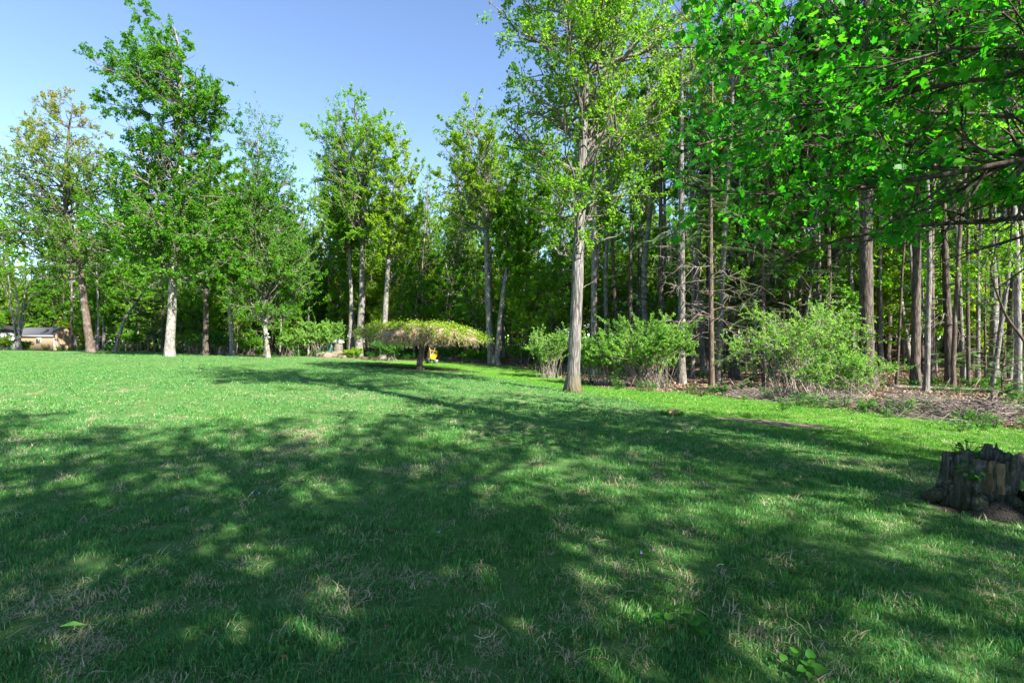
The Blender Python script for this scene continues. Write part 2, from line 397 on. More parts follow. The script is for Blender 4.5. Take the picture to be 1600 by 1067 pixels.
def grass_material():
    m, nt, out = mat('grass_material')
    a = N(nt, 'ShaderNodeAttribute', attribute_name='var').outputs['Fac']
    viv = N(nt, 'ShaderNodeAttribute', attribute_name='vivid', attribute_type='INSTANCER').outputs['Fac']
    dry = N(nt, 'ShaderNodeAttribute', attribute_name='dry', attribute_type='INSTANCER').outputs['Fac']
    cool = ramp(nt, [(0, (.012, .13, .026)), (.5, (.052, .225, .05)), (1, (.20, .32, .095))], a).outputs[0]
    warm = ramp(nt, [(0, (.035, .16, .010)), (.5, (.085, .25, .022)), (1, (.18, .35, .05))], a).outputs[0]
    c = mixc(nt, cool, warm, viv)
    fr = N(nt, 'ShaderNodeMath', operation='FRACT'); nt.links.new(math_(nt, 'MULTIPLY', a, 7.31), fr.inputs[0])
    c = mixc(nt, c, (.42, .36, .24), math_(nt, 'LESS_THAN', fr.outputs[0], dry))
    pr = N(nt, 'ShaderNodeBsdfPrincipled'); pr.inputs['Roughness'].default_value = .45; pr.inputs['Specular IOR Level'].default_value = .35
    nt.links.new(c, pr.inputs['Base Color'])
    tr = N(nt, 'ShaderNodeBsdfTranslucent'); nt.links.new(mixc(nt, c, (1.2, 1.3, .8), 1.0, 'MULTIPLY'), tr.inputs[0])
    mx = N(nt, 'ShaderNodeMixShader'); mx.inputs[0].default_value = .35
    nt.links.new(pr.outputs[0], mx.inputs[1]); nt.links.new(tr.outputs[0], mx.inputs[2]); nt.links.new(mx.outputs[0], out.inputs[0])
    return m
M['grass'] = grass_material()

def tuft(rng, nb, rad, h0, h1, w, lean):
    mb = MB()
    a = rng.uniform(0, 2 * PI, nb); r = rad * np.sqrt(rng.uniform(0, 1, nb))
    p = np.stack([r * np.cos(a), r * np.sin(a), np.full(nb, -.005)], 1)
    h = rng.uniform(h0, h1, nb); b = rng.uniform(0, 2 * PI, nb); l = h * np.abs(rng.normal(0, lean, nb))
    d = np.stack([np.cos(b), np.sin(b), np.zeros(nb)], 1); s = np.stack([-np.sin(b + .4), np.cos(b + .4), np.zeros(nb)], 1)
    up = np.array([0, 0, 1.0]); ww = w * rng.uniform(.6, 1.2, nb)[:, None]
    mid = p + up * (h * .6)[:, None] + d * (l * .35)[:, None]; tip = p + up * (h * np.clip(1 - .25 * l / h, .4, 1))[:, None] + d * l[:, None]
    V = np.stack([p - s * ww, p + s * ww, mid + s * ww * .8, mid - s * ww * .8, tip], 1).reshape(-1, 3)
    o = np.arange(nb)[:, None] * 5
    var = np.repeat(rng.uniform(0, 1, nb), 5)
    n0 = mb.n
    mb.add(V, np.array([[0, 1, 2, 3]]) + o, var); mb.f.setdefault((3, 0), []).append(np.array([[3, 2, 4]]) + o)
    return mb.mesh('grass_tuft', M['grass'])

def vnoise(x, y, sc, off=0.0):
    return np.array([mnoise.fractal(Vector((a * sc + off, b * sc, off * .3)), 1.0, 2.0, 3) for a, b in zip(x, y)])

def grass():
    rng = np.random.default_rng(5)
    near = [tuft(rng, 52, .075, .018, .055, .0021, .75) for _ in range(6)]
    far = [tuft(rng, 44, .16, .022, .045, .005, .7) for _ in range(5)]
    thatch = [tuft(rng, 46, .10, .015, .04, .0024, 1.6) for _ in range(4)]
    meshes = near + far + thatch
    xs = []; ys = []; pk = []; sc = []
    for (y0, y1, dens, kind, s0) in ((.6, 3.2, 210, 0, 1.), (3.2, 5.5, 150, 0, 1.05), (5.5, 9, 80, 0, 1.2), (9, 14, 34, 1, 1.), (14, 22, 16, 1, 1.15), (22, 34, 6, 1, 1.35)):
        wid = y1 * 1.12 + .8; n = int(dens * (y1 - y0) * 2 * wid)
        y = rng.uniform(y0, y1, n); x = rng.uniform(-wid, wid, n)
        k = np.abs(x) < y * 1.1 + .8; x, y = x[k], y[k]
        xs.append(x); ys.append(y); n = len(x)
        pk.append(rng.integers(0, 6, n) if kind == 0 else rng.integers(6, 11, n)); sc.append(s0 * rng.uniform(.75, 1.25, n))
    x = np.concatenate(xs); y = np.concatenate(ys); pk = np.concatenate(pk); sc = np.concatenate(sc)
    lit = m_litter(x, y); bad = np.maximum(np.maximum(m_mulch(x, y), m_dirt(x, y)), lit * .98)
    patch = vnoise(x, y, .55, 3.1); fine = vnoise(x, y, 2.6, 8.7)
    dead = np.clip(.10 + patch * .35 + fine * .35, 0.02, .62)
    thin = np.clip(1 - np.maximum(dead - .25, 0) * 1.1, .45, 1)
    k = rng.uniform(0, 1, len(x)) > np.maximum(bad, 1 - thin)
    x, y, pk, sc, dead, fine = x[k], y[k], pk[k], sc[k], dead[k], fine[k]
    viv = np.clip(m_vivid(x, y) + np.clip(.05 + .5 * vnoise(x, y, .42, 31.), 0, .4), 0, 1); dead = dead * (1 - .75 * viv)
    sc *= 1 + .35 * vnoise(x, y, 1.3, 15.)
    th = rng.uniform(0, 1, len(x)) < np.clip((dead - .12) * 1.9, .07, .62) * (y < 14)
    pk = np.where(th, rng.integers(11, 15, len(x)), pk); dead = np.where(th, .93, dead * .22)
    z = gh(x, y); n = len(x)
    lean = .20 * np.sign(np.sin((x * .78 + y * .62 + .25 * np.sin(y * .2)) * 2 * PI / 2.2))
    yaw = rng.uniform(0, 2 * PI, n); lx, ly = lean * .62, lean * -.78
    rot = np.stack([rng.normal(0, .12, n) + lx, rng.normal(0, .12, n) + ly, rng.uniform(0, 2 * PI, n)], 1)
    scatter('grass', np.stack([x, y, z], 1), rot, sc, {'vivid': viv, 'dry': dead}, meshes, pk)
grass()

def litter_and_undergrowth():
    rng = np.random.default_rng(11)
    lm = leaf_mat('dead_leaf', [(0, (.06, .033, .02)), (.4, (.17, .11, .07)), (.8, (.29, .205, .145)), (1, (.42, .33, .26))], trans=.1, tboost=(1, .8, .6))
    meshes = []
    for i in range(5):
        n = 26; mb = MB(); p = np.stack([rng.uniform(-.25, .25, n), rng.uniform(-.25, .25, n), rng.uniform(.005, .035, n)], 1)
        d = rng.normal(size=(n, 3)) * [1, 1, .25]; nn = np.array([[0, 0, 1.]]) + rng.normal(size=(n, 3)) * .3
        leaves(mb, p, d, nn, rng.uniform(.04, .085, n), TO, rng.uniform(0, 1, n)); meshes.append(mb.mesh('dead_leaves', lm))
    n = 26000; y = 7 + 40 * rng.uniform(0, 1, n) ** 1.5; x = rng.uniform(-.1, 1.25, n) * y
    p = m_litter(x, y); lone = (rng.uniform(0, 1, n) < .012 * (y < 18)) & (uof(x, y) > 950)
    k = (rng.uniform(0, 1, n) < p) | lone; x, y = x[k], y[k]; n = len(x)
    rot = np.stack([rng.normal(0, .05, n), rng.normal(0, .05, n), rng.uniform(0, 6.28, n)], 1)
    scatter('leaf_litter', np.stack([x, y, gh(x, y)], 1), rot, rng.uniform(.7, 1.3, n) * np.where(m_litter(x, y) < .2, .35, 1), {}, meshes, rng.integers(0, 5, n))
    # low plants on the woodland floor
    meshes = []
    for i in range(5):
        n = 44; mb = MB(); a = rng.uniform(0, 6.28, n); r = .22 * np.sqrt(rng.uniform(0, 1, n)); h = rng.uniform(.08, .42, n)
        p = np.stack([r * np.cos(a), r * np.sin(a), h], 1); d = np.stack([np.cos(a), np.sin(a), rng.normal(0, .3, n)], 1)
        leaves(mb, p, d, np.array([[0, 0, 1.]]) + rng.normal(size=(n, 3)) * .35, rng.uniform(.06, .13, n), TD, rng.uniform(0, 1, n))
        st = np.stack([p * [0.3, .3, 0], p * [.8, .8, .6], p], 1); mb.add(*tubes(st, np.full((n, 3), .003), 3), 0.2)
        meshes.append(mb.mesh('seedling', M['weed']))
    n = 7000; y = 8 + 50 * rng.uniform(0, 1, n) ** 1.3; x = rng.uniform(-1.15, 1.25, n) * y
    p = m_litter(x, y) * np.clip(.35 + vnoise(x, y, .28, 2.) * 1.6, .05, 1); u = uof(x, y); e = np.interp(u, EU, ED)
    p = np.maximum(p, .45 * np.exp(-((y - e + .3) / 1.0) ** 2))
    k = (rng.uniform(0, 1, n) < p) & (np.hypot(x - UM[0], y - UM[1]) > 4.2); x, y = x[k], y[k]; n = len(x)
    rot = np.stack([np.zeros(n), np.zeros(n), rng.uniform(0, 6.28, n)], 1)
    sc = rng.uniform(.35, .95, n) * np.where(y > 34, 1.5, 1)
    scatter('undergrowth', np.stack([x, y, gh(x, y)], 1), rot, sc, {}, meshes, rng.integers(0, 5, n))
litter_and_undergrowth()

# ------------------------------------------------------------------ trees
def trunk_tube(rng, pts, r0, r1, n=26, k=10, flare=.45, wob=.06, rough=.0, taper=.8):
    pts = np.asarray(pts, float); s = np.concatenate([[0], np.cumsum(np.linalg.norm(np.diff(pts, axis=0), axis=1))])
    t = np.linspace(0, 1, n) ** 1.25 * s[-1]
    C = np.stack([np.interp(t, s, pts[:, i]) for i in range(3)], 1)
    for _ in range(2): C[1:-1] = .25 * C[:-2] + .5 * C[1:-1] + .25 * C[2:]
    w = np.cumsum(rng.normal(size=(n, 2)), axis=0) * wob * r0; w -= np.linspace(0, 1, n)[:, None] * w[-1]; C[:, :2] += w * (np.arange(n) > 1)[:, None]
    R = r1 + (r0 - r1) * (1 - t / s[-1]) ** taper
    R = R * (1 + flare * np.exp(-t / (1.1 * r0 + .12)))
    C[0, 2] -= .15
    v, f = tube(C, R, k)
    if rough:
        c = np.repeat(C, k, axis=0); o = v - c
        q = np.array([mnoise.fractal(Vector((p[0] * 9, p[1] * 9, p[2] * 1.6)), 1., 2., 3) for p in v])
        lob = np.array([mnoise.noise(Vector((a[0] * 4, a[1] * 4, 7.))) for a in nrm(o)]) * np.exp(-(v[:, 2]) / .25)
        v = c + o * (1 + rough * q + .5 * lob)[:, None]
    return C, R, v, f

def make_tree(seed, pts, r0, r1, prof, nb=45, pitch=(.25, .8), nsec=5, ntw=7, nleaf=14000, lsize=(.10, .15), tpl=TD, depth=.9, taper=.8,
              wob=.06, hfirst=None, trunk_k=9, sparse_top=0., hue_by_height=False, rough=0., droop=.1, tspread=.05, flare=.45, ntr=26):
    """returns a trunk builder (trunk and limbs) and a crown builder (leaves and fine twigs: material 0 leaf, 1 twig)"""
    rng = np.random.default_rng(seed)
    prof = np.array(sorted([tuple(p) for p in prof]), float)
    pts = [(a, b, min(c, prof[-1, 0] * .955)) for a, b, c in pts]
    C, R, tv, tf = trunk_tube(rng, pts, r0, r1, ntr, trunk_k, flare, wob, rough, taper)
    zt = C[:, 2]; tb = MB().add(tv, tf)
    wgt = np.maximum(prof[:, 2] - prof[:, 1], .2); hh = np.linspace(prof[0, 0], prof[-1, 0], 200); ww = np.interp(hh, prof[:, 0], wgt)
    cdf = np.cumsum(ww); cdf /= cdf[-1]
    h = np.interp((np.arange(nb) + rng.uniform(0, 1, nb)) / nb, cdf, hh)
    az = np.arange(nb) * 2.39996 + rng.normal(0, .5, nb)
    ca, sa = np.cos(az), np.sin(az)
    cx, cyy = np.interp(h, zt, C[:, 0]), np.interp(h, zt, C[:, 1])
    LR = np.maximum(np.interp(h, prof[:, 0], prof[:, 2]) - cx, .15); LL = np.maximum(cx - np.interp(h, prof[:, 0], prof[:, 1]), .15)
    f = rng.uniform(.3, 1, nb) ** .55
    tx = np.where(ca > 0, LR, LL) * ca * f; ty = .5 * (LR + LL) * depth * sa * f
    Lh = np.hypot(tx, ty); pt = rng.uniform(*pitch, nb)
    z0 = np.clip(h - Lh * np.tan(pt), (hfirst if hfirst is not None else prof[0, 0] - .5), zt[-1] * .985)
    A = np.stack([np.interp(z0, zt, C[:, i]) for i in range(3)], 1); A[:, 2] = z0
    Bp = np.stack([cx + tx, cyy + ty, h], 1)
    n = 8; s = np.linspace(0, 1, n)[None, :, None]
    br = A[:, None] * (1 - s) + Bp[:, None] * s
    ln = np.linalg.norm(Bp - A, axis=1)
    br[:, :, 2] += (np.sin(s[:, :, 0] * PI) * (ln * rng.uniform(-.12, .10, nb))[:, None])
    jit = np.cumsum(rng.normal(size=(nb, n, 3)), axis=1) * (ln * .03)[:, None, None]; jit -= jit[:, :1]
    br += jit
    rt = np.interp(z0, zt, R); rb = np.minimum(rt * .55, .012 + .016 * ln)
    RB = rb[:, None] * np.linspace(1, .16, n)[None]
    tb.add(*tubes(br, RB, 5), .5, 1)
    ns = nb * nsec; i = rng.choice(nb, ns, p=ln / ln.sum()); ss = rng.uniform(.12, 1, ns)
    L2 = ln[i] * .42 * (1.2 - ss) * rng.uniform(.5, 1.2, ns) + .35
    se, RS = grow(rng, br, RB, i, ss, rng.uniform(.5, 1.15, ns), L2, 5, .18, .16)
    tb.add(*tubes(se, RS, 4), .5, 1)
    nt_ = nb * nsec * ntw // 4
    lens = np.concatenate([L2]); j = rng.choice(ns, nt_, p=L2 / L2.sum()); s3 = rng.uniform(.2, 1, nt_)
    L3 = rng.uniform(.3, .8, nt_) * np.clip(L2[j], .5, 1.6)
    tw, RT = grow(rng, se, RS, j, s3, rng.uniform(.4, 1.1, nt_), L3, 4, .1, .2)
    cb = MB(); cb.add(*tubes(tw, np.maximum(RT, .004), 3), .5, 1)
    q = rng.integers(0, nt_, nleaf); s4 = rng.uniform(.15, 1, nleaf)
    p, t, _ = sample(tw, q, s4)
    hs = (p[:, 2] - prof[0, 0]) / max(prof[-1, 0] - prof[0, 0], .1)
    if sparse_top:
        k = rng.uniform(0, 1, nleaf) > sparse_top * sstep(.45, 1, hs); p, t, q, hs = p[k], t[k], q[k], hs[k]
    m = len(p)
    p = p + rng.normal(size=(m, 3)) * tspread
    d = t * .5 + rng.normal(size=(m, 3)) * .7 + np.array([0, 0, -droop * 3])
    nn = np.array([[0, 0, .9]]) + rng.normal(size=(m, 3)) * .65
    var = .55 * rng.uniform(0, 1, nt_)[q] + .45 * rng.uniform(0, 1, m)
    if hue_by_height: var = np.clip(.45 * var + .62 * sstep(.25, 1.0, hs + rng.normal(0, .15, m)), 0, 1)
    leaves(cb, p, d, nn, rng.uniform(*lsize, m), tpl, var)
    return tb, cb

def hero(name, label, cat, seed, d, base, path, r0, r1, prof, leaf, bark, twig='twig_grey', group=None, **kw):
    """a tree of its own: trunk line and crown outline measured at its distance d"""
    x, y, z = at(base, d); v0 = 533 + (1.5 - z) / d * 800
    k = d / 800
    pts = [((u - base) * k, 0, (v0 - v) * k) for u, v in path]; pts[0] = (0, 0, 0)
    rngp = np.random.default_rng(seed + 999)
    pts = [(a, b + (0 if i == 0 else rngp.normal(0, .12)), c) for i, (a, b, c) in enumerate(pts)]
    pr = [((v0 - v) * k, (a - base) * k, (b - base) * k) for v, a, b in prof]
    t = thing(name, label, cat, (x, y, z), 0, group)
    tb, cb = make_tree(seed, pts, r0, r1, pr, **kw)
    tb.build('trunk', [M[bark], M['limb']], t, True); cb.build('crown', [M[leaf], M[twig]], t)
    return t

hero('shade_tree', 'thick pale-barked tree with mossy flared base standing alone on the lawn crest', 'tree', 8, 15, 895,
     [(895, 612), (899, 520), (903, 430), (905, 380), (909, 280), (912, 180), (915, 100), (916, 0), (918, -120), (920, -260)], .182, .03,
     [(-280, 880, 960), (-180, 800, 1050), (-80, 770, 1090), (0, 758, 1105), (80, 755, 1115), (150, 762, 1110), (200, 772, 1090), (280, 790, 1050), (350, 810, 1010), (410, 850, 970), (440, 865, 950)],
     'leaf_bright', 'bark_main', nb=85, nsec=7, ntw=9, nleaf=37000, lsize=(.07, .12), tpl=TD, pitch=(.15, .75), trunk_k=28, ntr=90, rough=.10, taper=.62, flare=.62, wob=.01)
hero('maple_tree', 'tallest full green tree on the left lawn edge with straight pale trunk', 'tree', 2, 30, 264,
     [(264, 556), (267, 480), (271, 400), (276, 320), (283, 230), (283, 150), (285, 80), (272, 35)], .25, .03,
     [(18, 205, 215), (40, 165, 245), (70, 158, 290), (100, 150, 335), (140, 155, 378), (175, 165, 372), (200, 185, 320), (230, 180, 335), (270, 150, 355), (320, 140, 370), (370, 150, 378), (405, 175, 370), (425, 250, 350)],
     'leaf_mid', 'bark_pale', nb=125, nsec=8, ntw=8, nleaf=92000, lsize=(.10, .15), pitch=(-.05, .6), trunk_k=12, rough=.06)
hero('bronze_tree', 'leaning forked tree with bronze young leaves left of the tallest tree', 'tree', 31, 38, 143,
     [(147, 549), (136, 490), (124, 430), (117, 385), (103, 330), (96, 270), (106, 200), (112, 150)], .27, .03,
     [(142, 70, 110), (165, 15, 140), (200, 0, 178), (240, -20, 200), (290, -30, 205), (340, -30, 205), (390, 0, 185), (425, 40, 150)],
     'leaf_bronze', 'bark_brown', nb=95, nsec=7, ntw=9, nleaf=46000, lsize=(.10, .155), pitch=(.0, .6), hue_by_height=True)
hero('wispy_tree', 'pale-trunked tree with thin wispy top between the tallest tree and the umbrella tree', 'tree', 4, 35, 419,
     [(419, 558), (414, 490), (411, 420), (410, 330), (405, 250), (403, 205), (405, 172)], .15, .012,
     [(130, 396, 412), (160, 372, 438), (200, 362, 455), (250, 358, 470), (300, 348, 478), (360, 340, 495), (420, 340, 495), (470, 360, 480), (495, 380, 460)],
     'leaf_mid', 'bark_pale', nb=110, nsec=7, ntw=9, nleaf=56000, lsize=(.09, .14), sparse_top=.86, pitch=(.2, .9))
hero('dark_trunk_tree', 'slim tree with dark trunk just right of the tallest tree', 'tree', 5, 37, 321,
     [(321, 555), (321, 470), (322, 380), (324, 290), (330, 190)], .20, .02,
     [(185, 318, 340), (250, 295, 370), (330, 280, 372), (410, 275, 372), (445, 290, 350)], 'leaf_mid', 'bark_dark', nb=75, nsec=6, ntw=8, nleaf=30000, lsize=(.11, .17))
hero('slim_pale_tree', 'slim pale tree between the dark trunk and the wispy tree', 'tree', 6, 40, 364,
     [(364, 556), (361, 500), (356, 420), (352, 330), (350, 250)], .21, .02,
     [(240, 340, 360), (300, 320, 395), (380, 320, 400), (440, 330, 400)], 'leaf_bright', 'bark_pale', nb=65, nsec=6, nleaf=30000, lsize=(.11, .17))
hero('forked_tree', 'tall grey tree with upswept forked limbs behind left end of the umbrella tree', 'tree', 7, 42, 560,
     [(560, 552), (565, 450), (570, 350), (572, 285), (566, 230), (550, 160)], .31, .03,
     [(143, 520, 548), (165, 476, 592), (200, 476, 618), (240, 478, 622), (280, 482, 625), (320, 490, 620), (370, 505, 605)],
     'leaf_bright', 'bark_grey', nb=75, nsec=7, ntw=8, nleaf=40000, lsize=(.10, .16), pitch=(.5, 1.15))
hero('twin_trunk_tree', 'thin grey tree standing close against the forked tree', 'tree', 71, 43, 547,
     [(547, 552), (550, 470), (546, 380), (536, 290), (525, 220)], .20, .02,
     [(205, 505, 535), (250, 490, 560), (310, 490, 575), (380, 500, 585)], 'leaf_mid', 'bark_grey', nb=44, nsec=6, nleaf=20000, lsize=(.12, .18), pitch=(.5, 1.1))
hero('leaning_grey_tree', 'grey tree leaning slightly right, rising behind the umbrella tree', 'tree', 72, 40, 598,
     [(598, 556), (601, 500), (606, 400), (612, 330), (620, 240), (626, 195)], .25, .02,
     [(195, 600, 652), (230, 580, 655), (280, 572, 660), (350, 568, 662), (400, 580, 640)], 'leaf_yellow', 'bark_grey', nb=55, nsec=6, nleaf=24000, lsize=(.11, .18), pitch=(.4, 1.1))
hero('open_crown_tree', 'open yellow-green tree with grey trunk behind right end of the umbrella tree', 'tree', 9, 36, 768,
     [(768, 560), (763, 480), (760, 380), (757, 300), (750, 240), (744, 180), (738, 140)], .25, .02,
     [(142, 724, 750), (170, 688, 790), (205, 665, 800), (245, 665, 812), (300, 672, 820), (350, 690, 810)],
     'leaf_yellow', 'bark_grey', nb=65, nsec=6, ntw=7, nleaf=26000, lsize=(.11, .17), pitch=(.5, 1.15))
hero('bent_tree', 'bent blue-grey trunk leaning right beside the open yellow-green tree', 'tree', 10, 35, 776,
     [(776, 565), (781, 500), (790, 430), (803, 370), (817, 310), (822, 270)], .19, .02,
     [(268, 800, 840), (320, 770, 855), (380, 770, 850), (420, 780, 830)], 'leaf_bright', 'bark_grey', nb=44, nsec=5, nleaf=16000, lsize=(.12, .17), pitch=(.3, 1.0))

# copies in the woods
def profile(H, h0, w, skew=.5):
    return [(h0 + (H - h0) * t, -w * math.sin(PI * (t * .86 + .12)) ** .7, w * math.sin(PI * (t * .86 + .12)) ** .7) for t in np.linspace(0, 1, 7)]
def variant(name, cat, seed, H, h0, w, r0, leaf, bark, **kw):
    t = thing(name, '', cat, (0, 0, 0))
    rng = np.random.default_rng(seed)
    pts = [(0, 0, 0)] + [(rng.normal(0, .14), rng.normal(0, .14), H * q) for q in (.25, .5, .75, 1)]
    kw.setdefault('nb', 34); kw.setdefault('nsec', 5); kw.setdefault('nleaf', 9000); kw.setdefault('lsize', (.13, .20)); kw.setdefault('ntw', 5)
    tb, cb = make_tree(seed, pts, r0, .025, profile(H, h0, w), **kw)
    tb.build('trunk', [M[bark], M['limb']], t, True); cb.build('crown', [M[leaf], M['twig_grey']], t)
    return t

def make_conifer(seed, H, r0, h0, hdead, w, nbr, dens, spray=.42, droop=.25):
    rng = np.random.default_rng(seed)
    pts = [(0, 0, 0), (0, .05, H * .5), (.05, 0, H)]
    C, R, tv, tf = trunk_tube(rng, pts, r0, .02, 18, 8, .4, .03)
    tb = MB().add(tv, tf); cb = MB()
    h = np.sort(h0 + (H - h0) * (np.arange(nbr) + rng.uniform(0, 1, nbr)) / nbr); az = rng.uniform(0, 2 * PI, nbr)
    L = w * (1 - (h - h0) / (H - h0 + .3)) ** .8 * rng.uniform(.6, 1.1, nbr) + .15
    n = 6; s = np.linspace(0, 1, n)
    dx = np.stack([np.cos(az), np.sin(az)], 1)
    bp = np.zeros((nbr, n, 3)); bp[:, :, :2] = dx[:, None] * (L[:, None] * s)[:, :, None]
    bp[:, :, 2] = h[:, None] + L[:, None] * (.18 * s - droop * 1.6 * s ** 2)[None] + rng.normal(0, .03, (nbr, n)) * L[:, None] + (L * rng.normal(0, .16, nbr))[:, None] * s[None]
    RB = (.006 + .010 * L)[:, None] * np.linspace(1, .2, n)[None]
    tb.add(*tubes(bp, RB, 4))
    dead = h < hdead
    live = np.where(~dead)[0]
    if len(live):
        m = int(dens * L[live].sum()); i = rng.choice(live, m, p=L[live] / L[live].sum()); ss = rng.uniform(.12, 1, m)
        p, t, _ = sample(bp, i, ss); side = np.cross(t, [0, 0, 1.]) * rng.choice([-1, 1], m)[:, None]
        d = t * .75 + side * rng.uniform(.2, 1.0, m)[:, None] + np.array([0, 0, -.15]) + rng.normal(size=(m, 3)) * .12
        leaves(cb, p, d, np.array([[0, 0, 1.]]) + rng.normal(size=(m, 3)) * .25, spray * rng.uniform(.6, 1.15, m) * np.clip(L[i] * .5, .55, 1), TF, rng.uniform(0, 1, m))
    dd = np.where(dead)[0]
    if len(dd):
        m = int(5 * L[dd].sum()) + 1; i = rng.choice(dd, m, p=L[dd] / L[dd].sum()); tw, RT = grow(rng, bp, RB, i, rng.uniform(.2, 1, m), rng.uniform(.5, 1.2, m), rng.uniform(.2, .7, m), 4, -.1, .2)
        cb.add(*tubes(tw, np.maximum(RT, .004), 3), .5, 1)
    return tb, cb
def conifer(name, seed, needle, bark, **kw):
    t = thing(name, '', 'tree', (0, 0, 0)); tb, cb = make_conifer(seed, **kw)
    tb.build('trunk', M[bark], t, True); cb.build('crown', [M[needle], M['twig_grey']], t); return t

SL = [variant('slender_tree', 'tree', 100, 21, 9, 2.9, .17, 'leaf_bright', 'bark_grey', nleaf=6000),
      variant('slender_tree', 'tree', 101, 23, 9, 3.2, .19, 'leaf_yellow', 'bark_grey', nleaf=6000),
      variant('slender_tree', 'tree', 102, 19, 8, 2.6, .15, 'leaf_mid', 'bark_pale', nleaf=6000),
      variant('slender_tree', 'tree', 103, 22, 9, 3.0, .16, 'leaf_yellow', 'bark_brown', nleaf=6000),
      variant('slender_tree', 'tree', 104, 20, 10, 2.4, .18, 'leaf_bright', 'bark_dark', nleaf=5500)]
SA = [variant('sapling', 'sapling', 110, 7.5, 1.6, 1.9, .05, 'leaf_bright', 'bark_grey', nb=34, ntw=6, nleaf=7000, lsize=(.09, .15), pitch=(.1, .6)),
      variant('sapling', 'sapling', 111, 6, 1.2, 1.6, .045, 'leaf_yellow', 'bark_grey', nb=30, ntw=6, nleaf=6000, lsize=(.09, .15), pitch=(.1, .6)),
      variant('sapling', 'sapling', 112, 9, 2.2, 2.2, .06, 'leaf_mid', 'bark_grey', nb=38, ntw=6, nleaf=8000, lsize=(.10, .15), pitch=(.1, .7))]
CO = [conifer('conifer_tree', 120, 'needle', 'bark_dark', H=16, r0=.19, h0=2.6, hdead=3.8, w=2.6, nbr=84, dens=17),
      conifer('conifer_tree', 121, 'needle', 'bark_dark', H=11, r0=.13, h0=1.0, hdead=2.2, w=2.1, nbr=80, dens=18),
      conifer('conifer_tree', 122, 'needle_pale', 'bark_brown', H=6, r0=.07, h0=.5, hdead=.6, w=1.6, nbr=60, dens=20, spray=.34)]
BP = variant('tall_pine', 'tree', 130, 24, 11, 3.4, .27, 'needle', 'bark_dark', nleaf=8000, lsize=(.2, .34), tpl=T_diamond(.12))
UT = [variant('understory_tree', 'tree', 140, 13, 2.5, 3.0, .09, 'leaf_bright', 'bark_grey', nb=60, ntw=6, nleaf=15000, lsize=(.11, .17), pitch=(.1, .8)),
      variant('understory_tree', 'tree', 141, 11, 2.0, 2.7, .08, 'leaf_yellow', 'bark_grey', nb=52, ntw=6, nleaf=13000, lsize=(.11, .17), pitch=(.1, .8)),
      variant('understory_tree', 'tree', 142, 15, 4.0, 3.0, .11, 'leaf_mid', 'bark_brown', nb=60, ntw=6, nleaf=14000, lsize=(.11, .17), pitch=(.1, .8))]
used = set()
def place(src, u, d, label, group=None, rz=None, s=1.0, sxy=None, rng=random.Random(3), lean=.015):
    x, y, z = at(u, d); rz = rng.uniform(0, 6.28) if rz is None else rz
    sc = (s * (sxy or 1), s * (sxy or 1), s)
    if src.name not in used:
        used.add(src.name); src.location = (x, y, z - .03); src.rotation_euler = (0, 0, rz); src.scale = sc; src['label'] = label
        if group: src['group'] = group
        return src
    o = copy_thing(src, (x, y, z - .03), rz, sc, label, group)
    o.rotation_euler = (rng.gauss(0, lean), rng.gauss(0, lean), rz)
    return o

